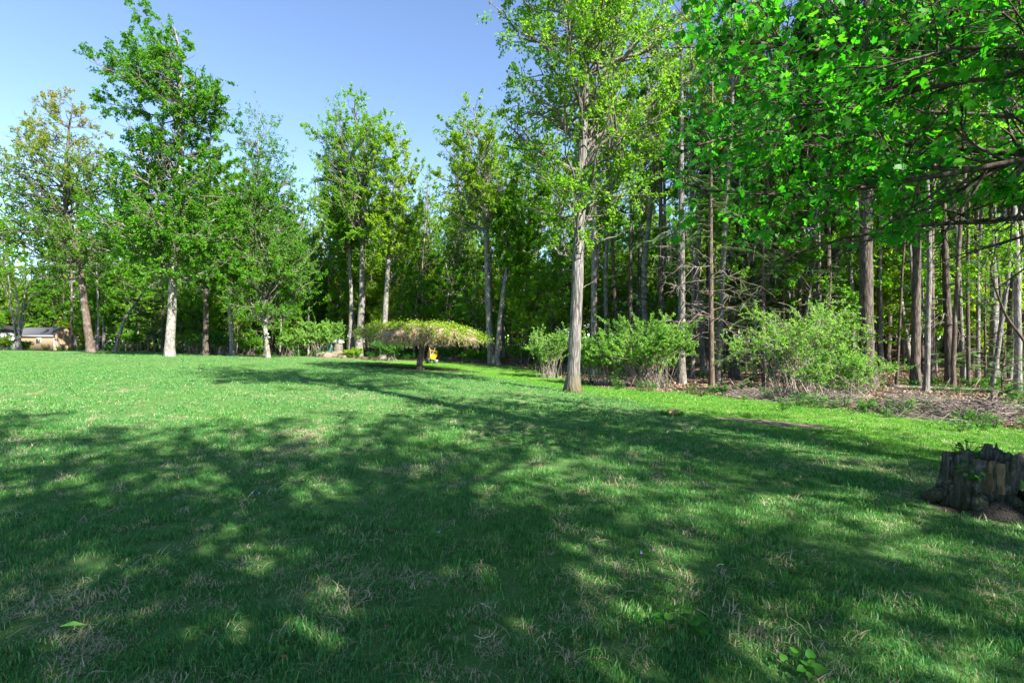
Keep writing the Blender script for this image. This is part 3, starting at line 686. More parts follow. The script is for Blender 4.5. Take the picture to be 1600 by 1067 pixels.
GW = 'trunks at the front of the right-hand woods'
taken = []
for src, u, d, s, sxy, label in [
    (BP, 1358, 21, 1.0, 1.05, 'thickest dark pine trunk at the woods edge behind the arching shrub'),
    (BP, 1483, 33, 1.05, 1.55, 'massive dark pine trunk deeper in the woods above the fallen log'),
    (BP, 1302, 25, .95, 1.0, 'dark pine trunk behind the arching shrub, left of the thickest pine'),
    (BP, 1291, 27, .9, .75, 'slimmer dark pine trunk tight against its twin behind the arching shrub'),
    (SL[4], 1430, 21, 1.05, .95, 'straight grey-brown trunk rising from the litter just behind the fallen log'),
    (SL[0], 1447, 19, .95, .6, 'thin grey trunk right beside the straight trunk by the fallen log'),
    (SL[4], 1387, 31, 1.05, .8, 'thin dark trunk seen between the thickest pine and the fallen log'),
    (SL[3], 1520, 29, 1.0, .9, 'brown trunk right of the massive pine'),
    (SL[0], 1552, 25, 1.05, 1.1, 'lichen-grey trunk near the right edge above the hemlock sapling'),
    (SL[4], 1578, 24, 1.0, .95, 'dark trunk nearest the right edge of the woods'),
    (SL[1], 1335, 24, .95, .55, 'very thin pale trunk just left of the thickest pine'),
    (SL[0], 1275, 26, 1.0, .85, 'grey trunk rising straight out of the arching shrub'),
    (SL[3], 1205, 26, 1.05, .9, 'brown trunk above the left half of the arching shrub'),
    (CO[0], 1147, 26, 1.15, 1.0, 'dark conifer between the dead-limbed tree and the arching shrub'),
    (SL[1], 1100, 29, 1.0, .9, 'yellow-leaved grey trunk behind the dead-limbed tree'),
    (SL[1], 1009, 31, 1.05, 1.0, 'yellow-leaved trunk above the rounded shrub'),
    (SL[0], 948, 34, 1.0, .95, 'grey trunk right of the lone lawn tree, first of a close pair'),
    (SL[2], 936, 36, 1.0, .9, 'pale trunk right of the lone lawn tree, second of a close pair'),
    (CO[1], 985, 27, .95, 1.2, 'dark bushy conifer behind the rounded shrub'),
    (SL[4], 825, 40, 1.0, .95, 'dark trunk left of the lone lawn tree'),
    (SL[3], 845, 42, 1.0, .9, 'brown trunk behind the lower lawn left of the lone lawn tree'),
    (SL[3], 1250, 33, 1.0, .9, 'brown trunk deep behind the arching shrub'),
    (SL[1], 1170, 36, 1.05, .9, 'yellow-leaved trunk deep behind the dark conifer'),
    (SL[1], 1040, 38, 1.05, .9, 'yellow-leaved trunk deep behind the dead-limbed tree'),
    (SL[1], 880, 45, 1.0, .9, 'yellow-leaved trunk directly behind the lone lawn tree'),
    (CO[0], 705, 46, .72, 1.2, 'dark conifer rising behind middle of the umbrella tree'),
    (CO[1], 735, 49, .9, 1.1, 'smaller dark conifer rising behind right part of the umbrella tree'),
    (CO[0], 670, 54, .95, .9, 'narrow dark conifer behind left part of the umbrella tree'),
    (SL[2], 630, 46, .78, .8, 'pale slender trunk behind the umbrella tree'),
    (SL[2], 482, 46, .72, .8, 'pale slender trunk left of the compost bins'),
    (SL[2], 437, 45, .68, .8, 'pale slender trunk right behind the wispy tree'),
    (SL[2], 152, 47, .72, .9, 'pale slender trunk just right of the leaning bronze tree'),
    (SL[2], 160, 50, .70, .7, 'thinner pale trunk beside the leaning bronze tree'),
    (SL[3], 112, 52, .72, 1.0, 'brown trunk right above the tan shed'),
    (SL[3], 100, 66, .8, .8, 'dark thin trunk rising behind the tan shed roof'),
]:
    place(src, u, d, label, GW if u > 930 else 'trees along the back of the lawn', s=s, sxy=sxy); taken.append(((u - 800) / 800 * d, d))

def zone(u):
    if u < 180: return 'behind the tan shed'
    if u < 480: return 'behind the wispy tree'
    if u < 800: return 'behind the umbrella tree'
    if u < 1120: return 'behind the rounded shrub'
    if u < 1340: return 'behind the arching shrub'
    return 'beyond the fallen log'
def forest():
    rng = random.Random(21)
    nS = nC = nA = 0
    for k in range(40000):
        if nS + nC + nA >= 470: break
        u = rng.uniform(-260, 1880); e = np.interp(u, EU, ED) + 3
        q = rng.random() ** 1.5; d = e + q * (78 - e); x = (u - 800) / 800 * d
        if 0 < u < 135 and 50 < d < 64: continue
        md = 1.25 + d * .016
        if any((x - a) ** 2 + (d - b) ** 2 < md * md for a, b in taken): continue
        left = u < 800
        hs = (.80 + .16 * rng.random()) if u < 430 else (.92 + .18 * rng.random() if u < 790 else .95 + .2 * rng.random())
        if left: hs *= 1 + max(0, (d - 50)) * .006
        r = rng.random()
        if u > 1650 and d < 26: continue
        if r < .40 and d < e + (18 if u > 1080 else 14 if u > 820 else 5 if u > 430 else 1): continue
        if r >= .80 and u > 880 and d < e + 5: continue
        if d < e + 3 and .40 <= r < .78: continue
        taken.append((x, d))
        if r < .40:
            src = UT[(1, 0, 1, 2)[int(r * 1000) % 4]]; nA += 1
            place(src, u, d, '%s understory tree in the crowded woods %s' % (('bright green', 'yellow-green', 'taller deep green')[UT.index(src)], zone(u)), 'understory trees ' + zone(u), s=rng.uniform(.8, 1.15) * (.95 if left else 1.1), sxy=rng.uniform(.9, 1.2))
        elif r < .67:
            src = rng.choice(SL); nS += 1
            w = {0: 'grey-barked green', 1: 'grey-barked yellow-green', 2: 'pale-barked green', 3: 'brown-barked yellow-green', 4: 'dark-barked green'}[SL.index(src)]
            place(src, u, d, 'slender %s tree in the crowded woods %s' % (w, zone(u)), 'slender woodland trees ' + zone(u), s=hs, sxy=rng.uniform(.5, 1.05) * (1.15 if left else 1), lean=.05)
        elif r < .80:
            src = rng.choice(CO); nC += 1
            place(src, u, d, '%s conifer in the crowded woods %s' % (('tall dark', 'mid-height dark', 'small pale green')[CO.index(src)], zone(u)), 'woodland conifers ' + zone(u), s=hs * rng.uniform(.8, 1.1), sxy=rng.uniform(.9, 1.2))
        else:
            src = rng.choice(SA); nA += 1
            place(src, u, d, '%s leafy sapling in the woods %s' % (('bright green', 'short yellow-green', 'taller green')[SA.index(src)], zone(u)), 'leafy woodland saplings ' + zone(u), s=rng.uniform(.75, 1.2) * (1 if left else 1.25), lean=.05)
forest()
# leafy saplings that screen the wood on the left and in the middle
_r = random.Random(8)
for i in range(40):
    u = -60 + i * 14.5 + _r.uniform(-7, 7) + (350 if i > 36 else 0)
    d = np.interp(u, EU, ED) + _r.uniform(2, 11)
    if u < 125: d = max(d, 66)
    src = SA[(i * 2 + i // 3) % 3]
    place(src, u, d, '%s sapling at the wood edge %s' % (('bright green leafy', 'yellow-green leafy', 'taller leafy green')[SA.index(src)], zone(u)), 'saplings along the wood edge ' + zone(u), s=_r.uniform(.8, 1.25))

for i in range(38):
    u = -80 + i * 24 + _r.uniform(-10, 10); d = np.interp(u, EU, ED) + (_r.uniform(4, 13) if u < 480 else _r.uniform(9, 20))
    if -20 < u < 135: d = max(d, 67)
    k = (1, 0, 1, 2, 0)[i % 5]
    place(UT[k], u, d, '%s leafy tree in the second row of woods %s' % (('bright green', 'yellow-green', 'taller deep green')[k], zone(u)), 'second-row leafy trees ' + zone(u), s=_r.uniform(.85, 1.15), lean=.03)
PW = ('pale', 'yellow-leaved', 'white-barked', 'brown', 'dark')
for i in range(34):
    u = 1085 + i * 16.5 + _r.uniform(-8, 8); d = np.interp(u, EU, ED) + _r.uniform(8, 22); k = (0, 4, 2, 3, 0, 4, 1)[i % 7]
    place(SL[k], u, d, 'very thin %s pole tree among the front trunks %s' % (PW[k], zone(u)), 'thin pole trees ' + zone(u), s=_r.uniform(.8, 1.05), sxy=_r.uniform(.35, .68), lean=.04)
for i in range(20):
    u = 440 + i * 18.5 + _r.uniform(-8, 8); d = np.interp(u, EU, ED) + _r.uniform(4, 16); k = (2, 0, 2, 3, 1)[i % 5]
    place(SL[k], u, d, 'very thin %s pole tree among the front trunks %s' % (PW[k], zone(u)), 'thin pole trees ' + zone(u), s=_r.uniform(.7, .9), sxy=_r.uniform(.6, .85), lean=.045)
for src in SL + SA + CO + UT + [BP]:                   # a kind that was not needed is not left standing at the origin
    if src.name not in used:
        for ch in list(src.children): bpy.data.objects.remove(ch)
        bpy.data.objects.remove(src)

def distant_woods():
    rng = np.random.default_rng(77); mb = MB()
    n = 48000; a = rng.uniform(-1.25, 1.25, n); dist = rng.uniform(92, 125, n)
    x = np.sin(a) * dist * 1.2; y = np.cos(a) * dist
    top = np.where(x < 0, 23, 29) * (1 + .22 * np.sin(x * .31) * np.sin(x * .12 + 1)); z = 1 + top * rng.uniform(0, 1, n) ** 1.2
    leaves(mb, np.stack([x, y, z], 1), rng.normal(size=(n, 3)), np.array([[0, -.3, .8]]) + rng.normal(size=(n, 3)) * .6, rng.uniform(.5, 1.0, n), TD, rng.uniform(0, 1, n))
    nlow = 22000; a = rng.uniform(-1.25, 1.25, nlow); dist = rng.uniform(80, 112, nlow)
    leaves(mb, np.stack([np.sin(a) * dist * 1.2, np.cos(a) * dist, 7 * rng.uniform(0, 1, nlow) ** 1.3 + .6], 1), rng.normal(size=(nlow, 3)), np.array([[0, -.3, .8]]) + rng.normal(size=(nlow, 3)) * .6, rng.uniform(.4, .9, nlow), TD, rng.uniform(0, 1, nlow))
    nt_ = 170; a = rng.uniform(-1.2, 1.2, nt_); dist = rng.uniform(88, 115, nt_); b = np.stack([np.sin(a) * dist * 1.2, np.cos(a) * dist, np.full(nt_, .3)], 1)
    t = np.stack([b, b + [.2, 0, 8], b + [0, 0, 17]], 1); mb.add(*tubes(t, np.tile([.25, .18, .08], (nt_, 1)), 5), .5, 1)
    o = mb.build('distant_woods', [M['leaf_bright'], M['bark_brown']]); o['kind'] = 'stuff'
distant_woods()

# ------------------------------------------------------------------ shrubs
def make_shrub(seed, w, dpt, H, nst, nleaf, lsize, arch=.5, top_only=.25, tpl=TD, stem_r=.014, base=.25):
    rng = np.random.default_rng(seed); sb = MB(); cb = MB()
    az = rng.uniform(0, 2 * PI, nst); f = rng.uniform(.25, 1, nst) ** .6
    b = np.stack([rng.normal(0, base * w * .5, nst), rng.normal(0, base * dpt * .5, nst), np.full(nst, -.05)], 1)
    tip = np.stack([np.cos(az) * w * .5 * f, np.sin(az) * dpt * .5 * f, H * (1 - .75 * f ** 2 * arch) * rng.uniform(.75, 1.08, nst)], 1)
    n = 8; s = np.linspace(0, 1, n)[None, :, None]
    p = b[:, None] * (1 - s) + tip[:, None] * s
    p[:, :, 2] = b[:, None, 2] + (tip[:, 2] - b[:, 2])[:, None] * (1 - (1 - s[:, :, 0]) ** (1.5 + arch))
    p += np.cumsum(rng.normal(size=(nst, n, 3)), 1) * .02 * H * s
    R = (stem_r * rng.uniform(.5, 1.1, nst))[:, None] * np.linspace(1, .25, n)[None]
    sb.add(*tubes(p, R, 4))
    m = nst * 6; i = rng.integers(0, nst, m); tw, RT = grow(rng, p, R, i, rng.uniform(.25, 1, m), rng.uniform(.4, 1.2, m), rng.uniform(.25, .75, m) * H * .35, 5, .12, .2)
    sb.add(*tubes(tw, np.maximum(RT, .0025), 3))
    q = rng.integers(0, m, nleaf); s4 = rng.uniform(.1, 1, nleaf); pp, t, _ = sample(tw, q, s4)
    k = rng.uniform(0, 1, nleaf) < top_only + (1 - top_only) * sstep(.15, .6, pp[:, 2] / H); pp, t, q = pp[k], t[k], q[k]; L = len(pp)
    leaves(cb, pp + rng.normal(size=(L, 3)) * .02, t * .5 + rng.normal(size=(L, 3)) * .7, np.array([[0, -.2, .8]]) + rng.normal(size=(L, 3)) * .6, rng.uniform(*lsize, L), tpl,
           .6 * rng.uniform(0, 1, m)[q] + .4 * rng.uniform(0, 1, L))
    return sb, cb
def shrub(name, label, u, d, seed, leaf='leaf_shrub', twig='twig_grey', group=None, cat='shrub', **kw):
    t = thing(name, label, cat, at(u, d), 0, group); sb, cb = make_shrub(seed, **kw)
    sb.build('stems', M[twig], t); cb.build('foliage', M[leaf], t); return t
shrub('rounded_shrub', 'rounded pale green shrub at the wood edge right of the lone lawn tree', 1008, 20.5, 201, w=4.6, dpt=3.2, H=2.75, nst=95, nleaf=33000, lsize=(.045, .085), arch=.55)
shrub('rounded_shrub', 'lower twiggy shrub tucked between the lone lawn tree and the rounded shrub', 938, 21.5, 202, w=2.6, dpt=2, H=2.1, nst=50, nleaf=18000, lsize=(.04, .08), arch=.5)
shrub('arching_shrub', 'wide arching shrub of grey stems and small pale leaves behind the brush pile', 1245, 17.2, 203, w=4.6, dpt=3.2, H=3.2, nst=100, nleaf=12000, lsize=(.05, .09), arch=.6, stem_r=.018)
shrub('arching_shrub', 'lower tangle of bare arching stems in front of the thickest pine', 1325, 14.8, 204, w=3.2, dpt=2, H=1.7, nst=60, nleaf=9000, lsize=(.04, .07), arch=.75, stem_r=.015)
shrub('grey_shrub', 'grey-green thin shrub just left of the lone lawn tree', 858, 25.5, 205, w=2.4, dpt=2, H=2.5, nst=45, nleaf=7000, lsize=(.05, .09), arch=.4)
shrub('green_shrub', 'bright green shrub under the left half of the umbrella tree', 608, 37, 206, leaf='weed', w=2.9, dpt=2, H=1.6, nst=45, nleaf=9000, lsize=(.07, .12), arch=.4)
shrub('green_shrub', 'pale leafy shrub reaching over the compost bins', 505, 43, 207, leaf='leaf_shrub', w=4.8, dpt=2, H=3.0, nst=60, nleaf=9000, lsize=(.09, .15), arch=.5, top_only=.12)
shrub('green_shrub', 'small yellow-green shrub right of the compost bins', 552, 41, 208, leaf='leaf_yellow', w=1.5, dpt=1.2, H=.75, nst=30, nleaf=3500, lsize=(.07, .12))
for i, (u, d, w, H, lb) in enumerate([(205, 48, 3.5, 2.0, 'low shrub at the lawn edge left of the tallest tree trunk'), (300, 44.5, 3.4, 1.7, 'low shrub at the lawn edge right of the tallest tree trunk'),
                                      (345, 45, 2.6, 1.9, 'low shrub at the foot of the slim pale tree'), (390, 44.5, 2.6, 1.5, 'low shrub at the lawn edge left of the wispy tree trunk'),
                                      (455, 43.5, 2.8, 1.8, 'low shrub at the lawn edge right of the wispy tree trunk'), (700, 40.5, 3, 1.0, 'knee-high weeds shrub right of the yellow wheelbarrow'),
                                      (745, 38, 2.6, .9, 'knee-high weeds shrub at the foot of the open yellow-green tree'), (815, 38, 2.8, 1.3, 'low shrub at the lower lawn back edge left of the lone tree')]):
    shrub('edge_shrub', lb, u, d, 220 + i, leaf=('leaf_mid', 'leaf_shrub', 'weed')[i % 3], w=w, dpt=1.8, H=H, nst=40, nleaf=8000, lsize=(.07, .12), arch=.35)
for i, (u, d, w, H, lb) in enumerate([(7, 44.5, 1.9, 1.15, 'low olive shrub in the mulch bed at the left edge'), (36, 45.2, 1.1, .95, 'low olive shrub right of the pale multi-stem tree')]):
    shrub('bed_shrub', lb, u, d, 240 + i, leaf='leaf_umbrella', w=w, dpt=1.4, H=H, nst=45, nleaf=5000, lsize=(.06, .1), arch=.6, top_only=.7)
shrub('multi_stem_tree', 'pale multi-stem small tree in front of the tan shed', 26, 44.6, 250, leaf='leaf_bronze', twig='bark_pale', cat='tree', w=4.2, dpt=2.5, H=6.2, nst=9, nleaf=2200, lsize=(.08, .13), arch=.15, stem_r=.11, base=.06)

# low spreading pine, leaning birch, dead-limbed tree, hemlock sapling
def one_conifer(name, label, u, d, seed, needle='needle', bark='bark_dark', **kw):
    t = thing(name, label, 'tree', at(u, d)); tb, cb = make_conifer(seed, **kw)
    tb.build('trunk', M[bark], t, True); cb.build('crown', [M[needle], M['twig_grey']], t); return t
one_conifer('spreading_pine', 'dark low spreading pine behind the tallest tree trunk', 254, 44, 301, H=6.6, r0=.14, h0=.5, hdead=.7, w=3.7, nbr=46, dens=18, spray=.6, droop=.02)
one_conifer('dead_limbed_tree', 'conifer with bare grey dead limbs and mossy twigs above the rounded shrub', 1065, 23, 302, needle='needle_pale', bark='bark_grey', H=19, r0=.19, h0=2.0, hdead=6.6, w=2.8, nbr=78, dens=13, droop=.24)
one_conifer('dead_limbed_tree', 'slim conifer with drooping grey dead limbs left of the arching shrub', 1112, 21.5, 303, needle='needle_pale', bark='bark_brown', H=14, r0=.12, h0=2.2, hdead=5.6, w=2.5, nbr=60, dens=13, droop=.3)
one_conifer('hemlock_sapling', 'pale green hemlock sapling by the right edge behind the brush pile', 1568, 14.2, 304, needle='needle_pale', bark='bark_brown', H=1.5, r0=.025, h0=.2, hdead=.2, w=1.25, nbr=26, dens=26, spray=.26, droop=.12)
one_conifer('hemlock_sapling', 'taller soft green hemlock right of the massive dark pine', 1540, 22, 305, needle='needle_pale', bark='bark_brown', H=5.5, r0=.05, h0=.4, hdead=.5, w=1.9, nbr=50, dens=17, spray=.36, droop=.15)
one_conifer('hemlock_sapling', 'dark hemlock with layered boughs above the arching shrub', 1225, 24, 306, needle='needle', bark='bark_dark', H=9, r0=.09, h0=3.2, hdead=3.3, w=3.2, nbr=46, dens=17, spray=.42, droop=.12)
hero('leaning_birch', 'thin white birch leaning right, left of the tallest tree', 'tree', 320, 43, 180, [(180, 552), (186, 530), (197, 495), (214, 468), (240, 436), (262, 410)], .14, .03,
     [(398, 240, 285), (415, 225, 290), (440, 220, 270)], 'leaf_bright', 'bark_pale', nb=14, nsec=4, nleaf=2500, lsize=(.10, .16), flare=.15)
hero('leaning_sapling', 'dark thin sapling leaning left at the right edge', 'tree', 321, 15, 1622, [(1622, 560), (1600, 532), (1575, 498), (1552, 450), (1548, 420), (1560, 370)], .05, .015,
     [(350, 1530, 1580), (400, 1520, 1590), (440, 1530, 1590)], 'leaf_bright', 'bark_dark', nb=14, nsec=4, nleaf=1200, lsize=(.07, .11), flare=.1)

# ------------------------------------------------------------------ umbrella-shaped weeping tree
def umbrella_tree():
    rng = np.random.default_rng(41)
    t = thing('umbrella_tree', 'low wide flat-topped weeping tree shaped like an umbrella on a mulch ring', 'tree', UM)
    tb = MB()
    C, R, tv, tf = trunk_tube(rng, [(0, 0, 0), (-.02, 0, .5), (.06, .02, 1.1), (.02, 0, 1.75)], .15, .11, 26, 16, .6, .06, .16); tb.add(tv, tf)
    v, f = tube([(.05, -.05, .35), (.16, -.1, .8), (.13, -.06, 1.3), (.35, 0, 1.8)], [.07, .065, .06, .05], 8); tb.add(v, f)
    nb = 46; az = np.arange(nb) * 2.39996; f = rng.uniform(.35, 1, nb) ** .5
    rx = np.where(np.cos(az) > 0, 3.3, 3.4); L = f
    n = 9; s = np.linspace(0, 1, n)
    br = np.zeros((nb, n, 3))
    br[:, :, 0] = (np.cos(az) * rx * L)[:, None] * s; br[:, :, 1] = (np.sin(az) * 2.9 * L)[:, None] * s
    def dome(x, y):
        q = np.sqrt((x / 3.7) ** 2 + (y / 3.0) ** 2); return 2.45 - .16 * q ** 2 - .55 * np.clip(q - .6, 0, 1) ** 1.3 - np.clip(x - 1.2, 0, 3) * .13 - .1
    br[:, :, 2] = 1.65 * (1 - s ** .5) + dome(br[:, :, 0], br[:, :, 1]) * s ** .5
    br += rng.normal(0, .04, br.shape) * s[None, :, None]
    RB = (.06 * np.ones(nb))[:, None] * np.linspace(1, .2, n)[None]; tb.add(*tubes(br, RB, 5))
    tb.build('trunk', M['bark_brown'], t, True)
    # twigs: a tangled mat that hangs at the underside
    m = 4200; i = rng.integers(0, nb, m); sb = MB()
    tw, RT = grow(rng, br, RB, i, rng.uniform(.25, 1, m), rng.uniform(.6, 1.5, m), rng.uniform(.40, 1.2, m), 6, -.38, .3)
    tw[:, :, 2] = np.minimum(tw[:, :, 2], dome(tw[:, :, 0], tw[:, :, 1]) + rng.uniform(-.30, .16, (m, 1)))
    tw[:, :, 2] = np.maximum(tw[:, :, 2], 1.2 + .1 * rng.random((m, 1)))
    sb.add(*tubes(tw, np.full((m, 6), .010) * np.linspace(1.2, .5, 6), 3)); sb.build('twigs', M['twig_pink'], t)
    cb = MB(); nl = 21000; r = np.sqrt(rng.uniform(0, 1, nl)); a = rng.uniform(0, 2 * PI, nl)
    edge = 1 + .10 * np.sin(a * 5 + 1) + .07 * np.sin(a * 11 + 2) + .05 * np.sin(a * 23); x = np.cos(a) * r * 3.4 * edge; y = np.sin(a) * r * 2.8 * edge; gap = np.sin(x * 4.3 + 2 * np.sin(y * 2.1)) * np.sin(y * 4.9 + 1.3 * x) + rng.normal(0, .45, nl) < .55; x, y, a, r = x[gap], y[gap], a[gap], r[gap]; nl = len(x)
    z = dome(x, y) + rng.normal(0, .10, nl) + .16 * np.sin(x * 3.1 + y) * np.sin(y * 2.7) + .10 - np.abs(rng.normal(0, .16, nl))
    leaves(cb, np.stack([x, y, z], 1), rng.normal(size=(nl, 3)) + np.stack([np.cos(a), np.sin(a), -.5 + a * 0], 1) * .8, np.array([[0, 0, .8]]) + rng.normal(size=(nl, 3)) * .5, rng.uniform(.06, .12, nl), TD, rng.uniform(0, 1, nl))
    q = rng.integers(0, m, 6000); pp, tt, _ = sample(tw, q, rng.uniform(.1, 1, 6000)); leaves(cb, pp, tt + rng.normal(size=pp.shape) * .5, np.array([[0, 0, .8]]) + rng.normal(size=pp.shape) * .6, rng.uniform(.05, .1, 6000), TD, rng.uniform(0, 1, 6000))
    cb.build('foliage', M['leaf_umbrella'], t)
umbrella_tree()

# ------------------------------------------------------------------ overhanging maple on the right
def maple():
    rng = np.random.default_rng(51)
    bx, by = 7.4, 4.2; bz = g1(bx, by)
    t = thing('overhanging_maple', 'maple whose dark leafy boughs hang in from the upper right corner', 'tree', (bx, by, bz))
    O = np.array([bx, by, bz])
    C, R, tv, tf = trunk_tube(rng, [(0, 0, 0), (-.05, 0, 2), (.05, .1, 5), (.1, 0, 9.5)], .26, .04, 30, 12, .4, .03, .06)
    tb = MB().add(tv, tf)
    limbs = [[(7.4, 4.2, 2.3), (6.4, 4.6, 3.05), (5.3, 4.9, 3.30), (4.2, 5.1, 3.14), (3.0, 5.3, 2.98), (2.0, 5.4, 3.05), (1.62, 5.45, 3.15)],
             [(7.4, 4.2, 3.0), (6.3, 4.7, 3.8), (5.3, 5.0, 4.25), (4.2, 5.3, 4.55), (3.2, 5.5, 4.65), (2.3, 5.6, 4.7), (1.95, 5.6, 4.62)],
             [(7.4, 4.2, 2.8), (6.3, 5.4, 3.4), (5.2, 6.3, 3.9), (4.2, 6.8, 4.25), (3.3, 7.0, 4.4), (2.6, 7.0, 4.25), (2.2, 7.0, 4.1)],
             [(7.4, 4.2, 3.6), (6.4, 4.8, 5.0), (5.4, 5.3, 5.7), (4.4, 5.7, 6.0), (3.6, 6.0, 6.2), (3.1, 6.2, 6.2), (2.7, 6.4, 6.1)],
             [(7.4, 4.2, 2.7), (6.6, 3.9, 3.2), (5.8, 3.7, 3.55), (5.0, 3.7, 3.75), (4.2, 3.8, 3.85), (3.5, 3.95, 3.9), (3.0, 4.1, 3.85)],
             [(7.4, 4.2, 2.2), (6.8, 5.3, 2.7), (6.2, 6.2, 3.0), (5.4, 6.9, 3.1), (4.7, 7.3, 3.05), (4.1, 7.5, 2.95), (3.7, 7.6, 2.85)],
             [(7.4, 4.2, 3.1), (6.9, 5.4, 3.8), (6.3, 6.4, 4.3), (5.7, 7.1, 4.7), (5.1, 7.6, 5.0), (4.5, 8.0, 5.2), (4.0, 8.2, 5.2)],
             [(7.4, 4.2, 3.2), (6.7, 4.6, 4.0), (6.0, 4.7, 4.5), (5.2, 4.6, 4.8), (4.4, 4.6, 5.0), (3.7, 4.7, 5.0), (3.2, 4.8, 4.95)],
             [(7.4, 4.2, 2.6), (6.5, 4.5, 3.5), (5.6, 4.6, 3.85), (4.8, 4.7, 3.95), (4.0, 4.9, 3.9), (3.2, 5.0, 3.85), (2.6, 5.1, 3.8)]]
    for k in range(16):                                  # limbs on the far, high and outer sides
        a = rng.uniform(-1.9, 2.2); h = rng.uniform(3, 7.5); Lm = rng.uniform(2.6, 4.4) * (1 - .05 * h); pts = [np.array([7.4, 4.2, h])]
        for q in range(6): pts.append(pts[-1] + np.array([math.cos(a), math.sin(a), .35 - .04 * q]) * Lm / 6)
        limbs.append([tuple(p) for p in pts])
    br = np.array(limbs) - O; br += np.cumsum(rng.normal(0, .035, br.shape), 1) * np.linspace(0, 1, 7)[None, :, None]
    nb = len(br); ln = np.linalg.norm(br[:, -1] - br[:, 0], axis=1)
    RB = np.linspace(.045, .008, 7)[None] * np.ones((nb, 1)); tb.add(*tubes(br, RB, 7))
    wl = np.where(np.arange(nb) < 9, 2.0, 1.0) * ln; ns = 480
    i = rng.choice(nb, ns, p=wl / wl.sum()); ss = rng.uniform(.18, 1, ns)
    L2 = rng.uniform(.5, 1.5, ns) * (1.25 - .6 * ss)
    se, RS = grow(rng, br, RB, i, ss, rng.uniform(.5, 1.2, ns), L2, 6, .06, .16, .5); tb.add(*tubes(se, RS, 4))
    nt_ = 3200; j = rng.choice(ns, nt_, p=L2 / L2.sum()); tw, RT = grow(rng, se, RS, j, rng.uniform(.15, 1, nt_), rng.uniform(.4, 1.1, nt_), rng.uniform(.2, .55, nt_), 4, -.02, .2)
    tb.add(*tubes(tw, np.maximum(RT, .0025), 3))
    tb.build('trunk', M['bark_dark'], t, True)
    nl = 13500; q = rng.integers(0, nt_, nl); p, tt, _ = sample(tw, q, rng.uniform(.2, 1, nl)); p = p + rng.normal(size=(nl, 3)) * [.04, .04, .03]
    d = tt * .6 + rng.normal(size=(nl, 3)) * .55 + np.array([0, 0, -.35]); nn = np.array([[0, -.1, .9]]) + rng.normal(size=(nl, 3)) * .62
    sz = rng.uniform(.055, .105, nl); var = .4 * rng.uniform(0, 1, nt_)[q] + .6 * rng.uniform(0, 1, nl)
    wpos = p + O; u = wpos[:, 0] / np.maximum(wpos[:, 1], .1); v = (wpos[:, 2] - 1.5) / np.maximum(wpos[:, 1], .1)
    ok = np.array([True] * nl)                          # keep the boughs off the open lawn and camera
    ok &= ~((u < .30) & (wpos[:, 1] < 9)) & ~((v < .19) & (wpos[:, 1] < 12)) & ~((v < .26) & (u > .84) & (wpos[:, 1] < 12)) & ~((wpos[:, 1] < 2.6) & (wpos[:, 0] < 6))
    inv = ok & (u > 0) & (u < .99) & (v < .66) & (v > .1)
    score = np.where(inv, sz / np.maximum(wpos[:, 1], .5), 0); big = np.argsort(-score)[:300]; rest = ok.copy(); rest[big] = False
    fb = MB(); leaves(fb, p[rest], d[rest], nn[rest], sz[rest], TM, var[rest]); fo = fb.build('foliage', M['leaf_maple'], t); fo['kind'] = 'stuff'
    lms = []
    for k in range(6):
        lb = MB(); leaves(lb, np.zeros((1, 3)), np.array([[0, 1., 0]]), np.array([[0, 0, 1.]]), np.ones(1), TM, np.array([.1 + .16 * k])); lms.append(lb.mesh('leaf', M['leaf_maple']))
    for a, k in enumerate(big):
        o = bpy.data.objects.new('leaf', lms[a % 6]); COL.objects.link(o); o.parent = t
        dd = Vector(d[k]).normalized(); n_ = Vector(nn[k]); n_ = (n_ - n_.dot(dd) * dd).normalized(); s_ = dd.cross(n_)
        mtx = Matrix((s_, dd, n_)).transposed().to_4x4(); mtx.translation = Vector(p[k]); o.matrix_local = mtx @ Matrix.Scale(float(sz[k]), 4)
maple()

# tall trees beside and behind the photographer: they shade the near lawn
def shade_tree(label, seed, x, y, H, h0, w, nleaf):
    t = thing('tall_shade_tree', label, 'tree', (x, y, g1(x, y)))
    tb, cb = make_tree(seed, [(0, 0, 0), (.1, 0, H * .3), (-.1, .1, H * .7), (0, 0, H)], .3, .04, profile(H, h0, w), nb=62, nsec=6, ntw=6, nleaf=int(nleaf * .66), tspread=.08, lsize=(.10, .17), pitch=(.1, .8))
    tb.build('trunk', [M['bark_brown'], M['limb']], t, True); cb.build('crown', [M['leaf_mid'], M['twig_brown']], t)
shade_tree('leafy tree standing just behind the photographer on the right', 61, 5.8, -4.2, 14, 5.5, 4.2, 13000)
shade_tree('leafy tree standing close behind the photographer', 62, 1.6, -3.8, 14, 5.5, 4.3, 13500)
shade_tree('broad leafy tree standing behind the photographer on the left', 63, -2.8, -5.5, 14, 5.5, 4.6, 13000)
shade_tree('tallest leafy tree standing beyond the right edge of the lawn', 64, 6.2, 2.6, 24, 12.5, 4.6, 13000)
shade_tree('leafy tree standing far behind the photographer on the right', 65, 11.6, -2.9, 13, 5, 4.4, 12500)

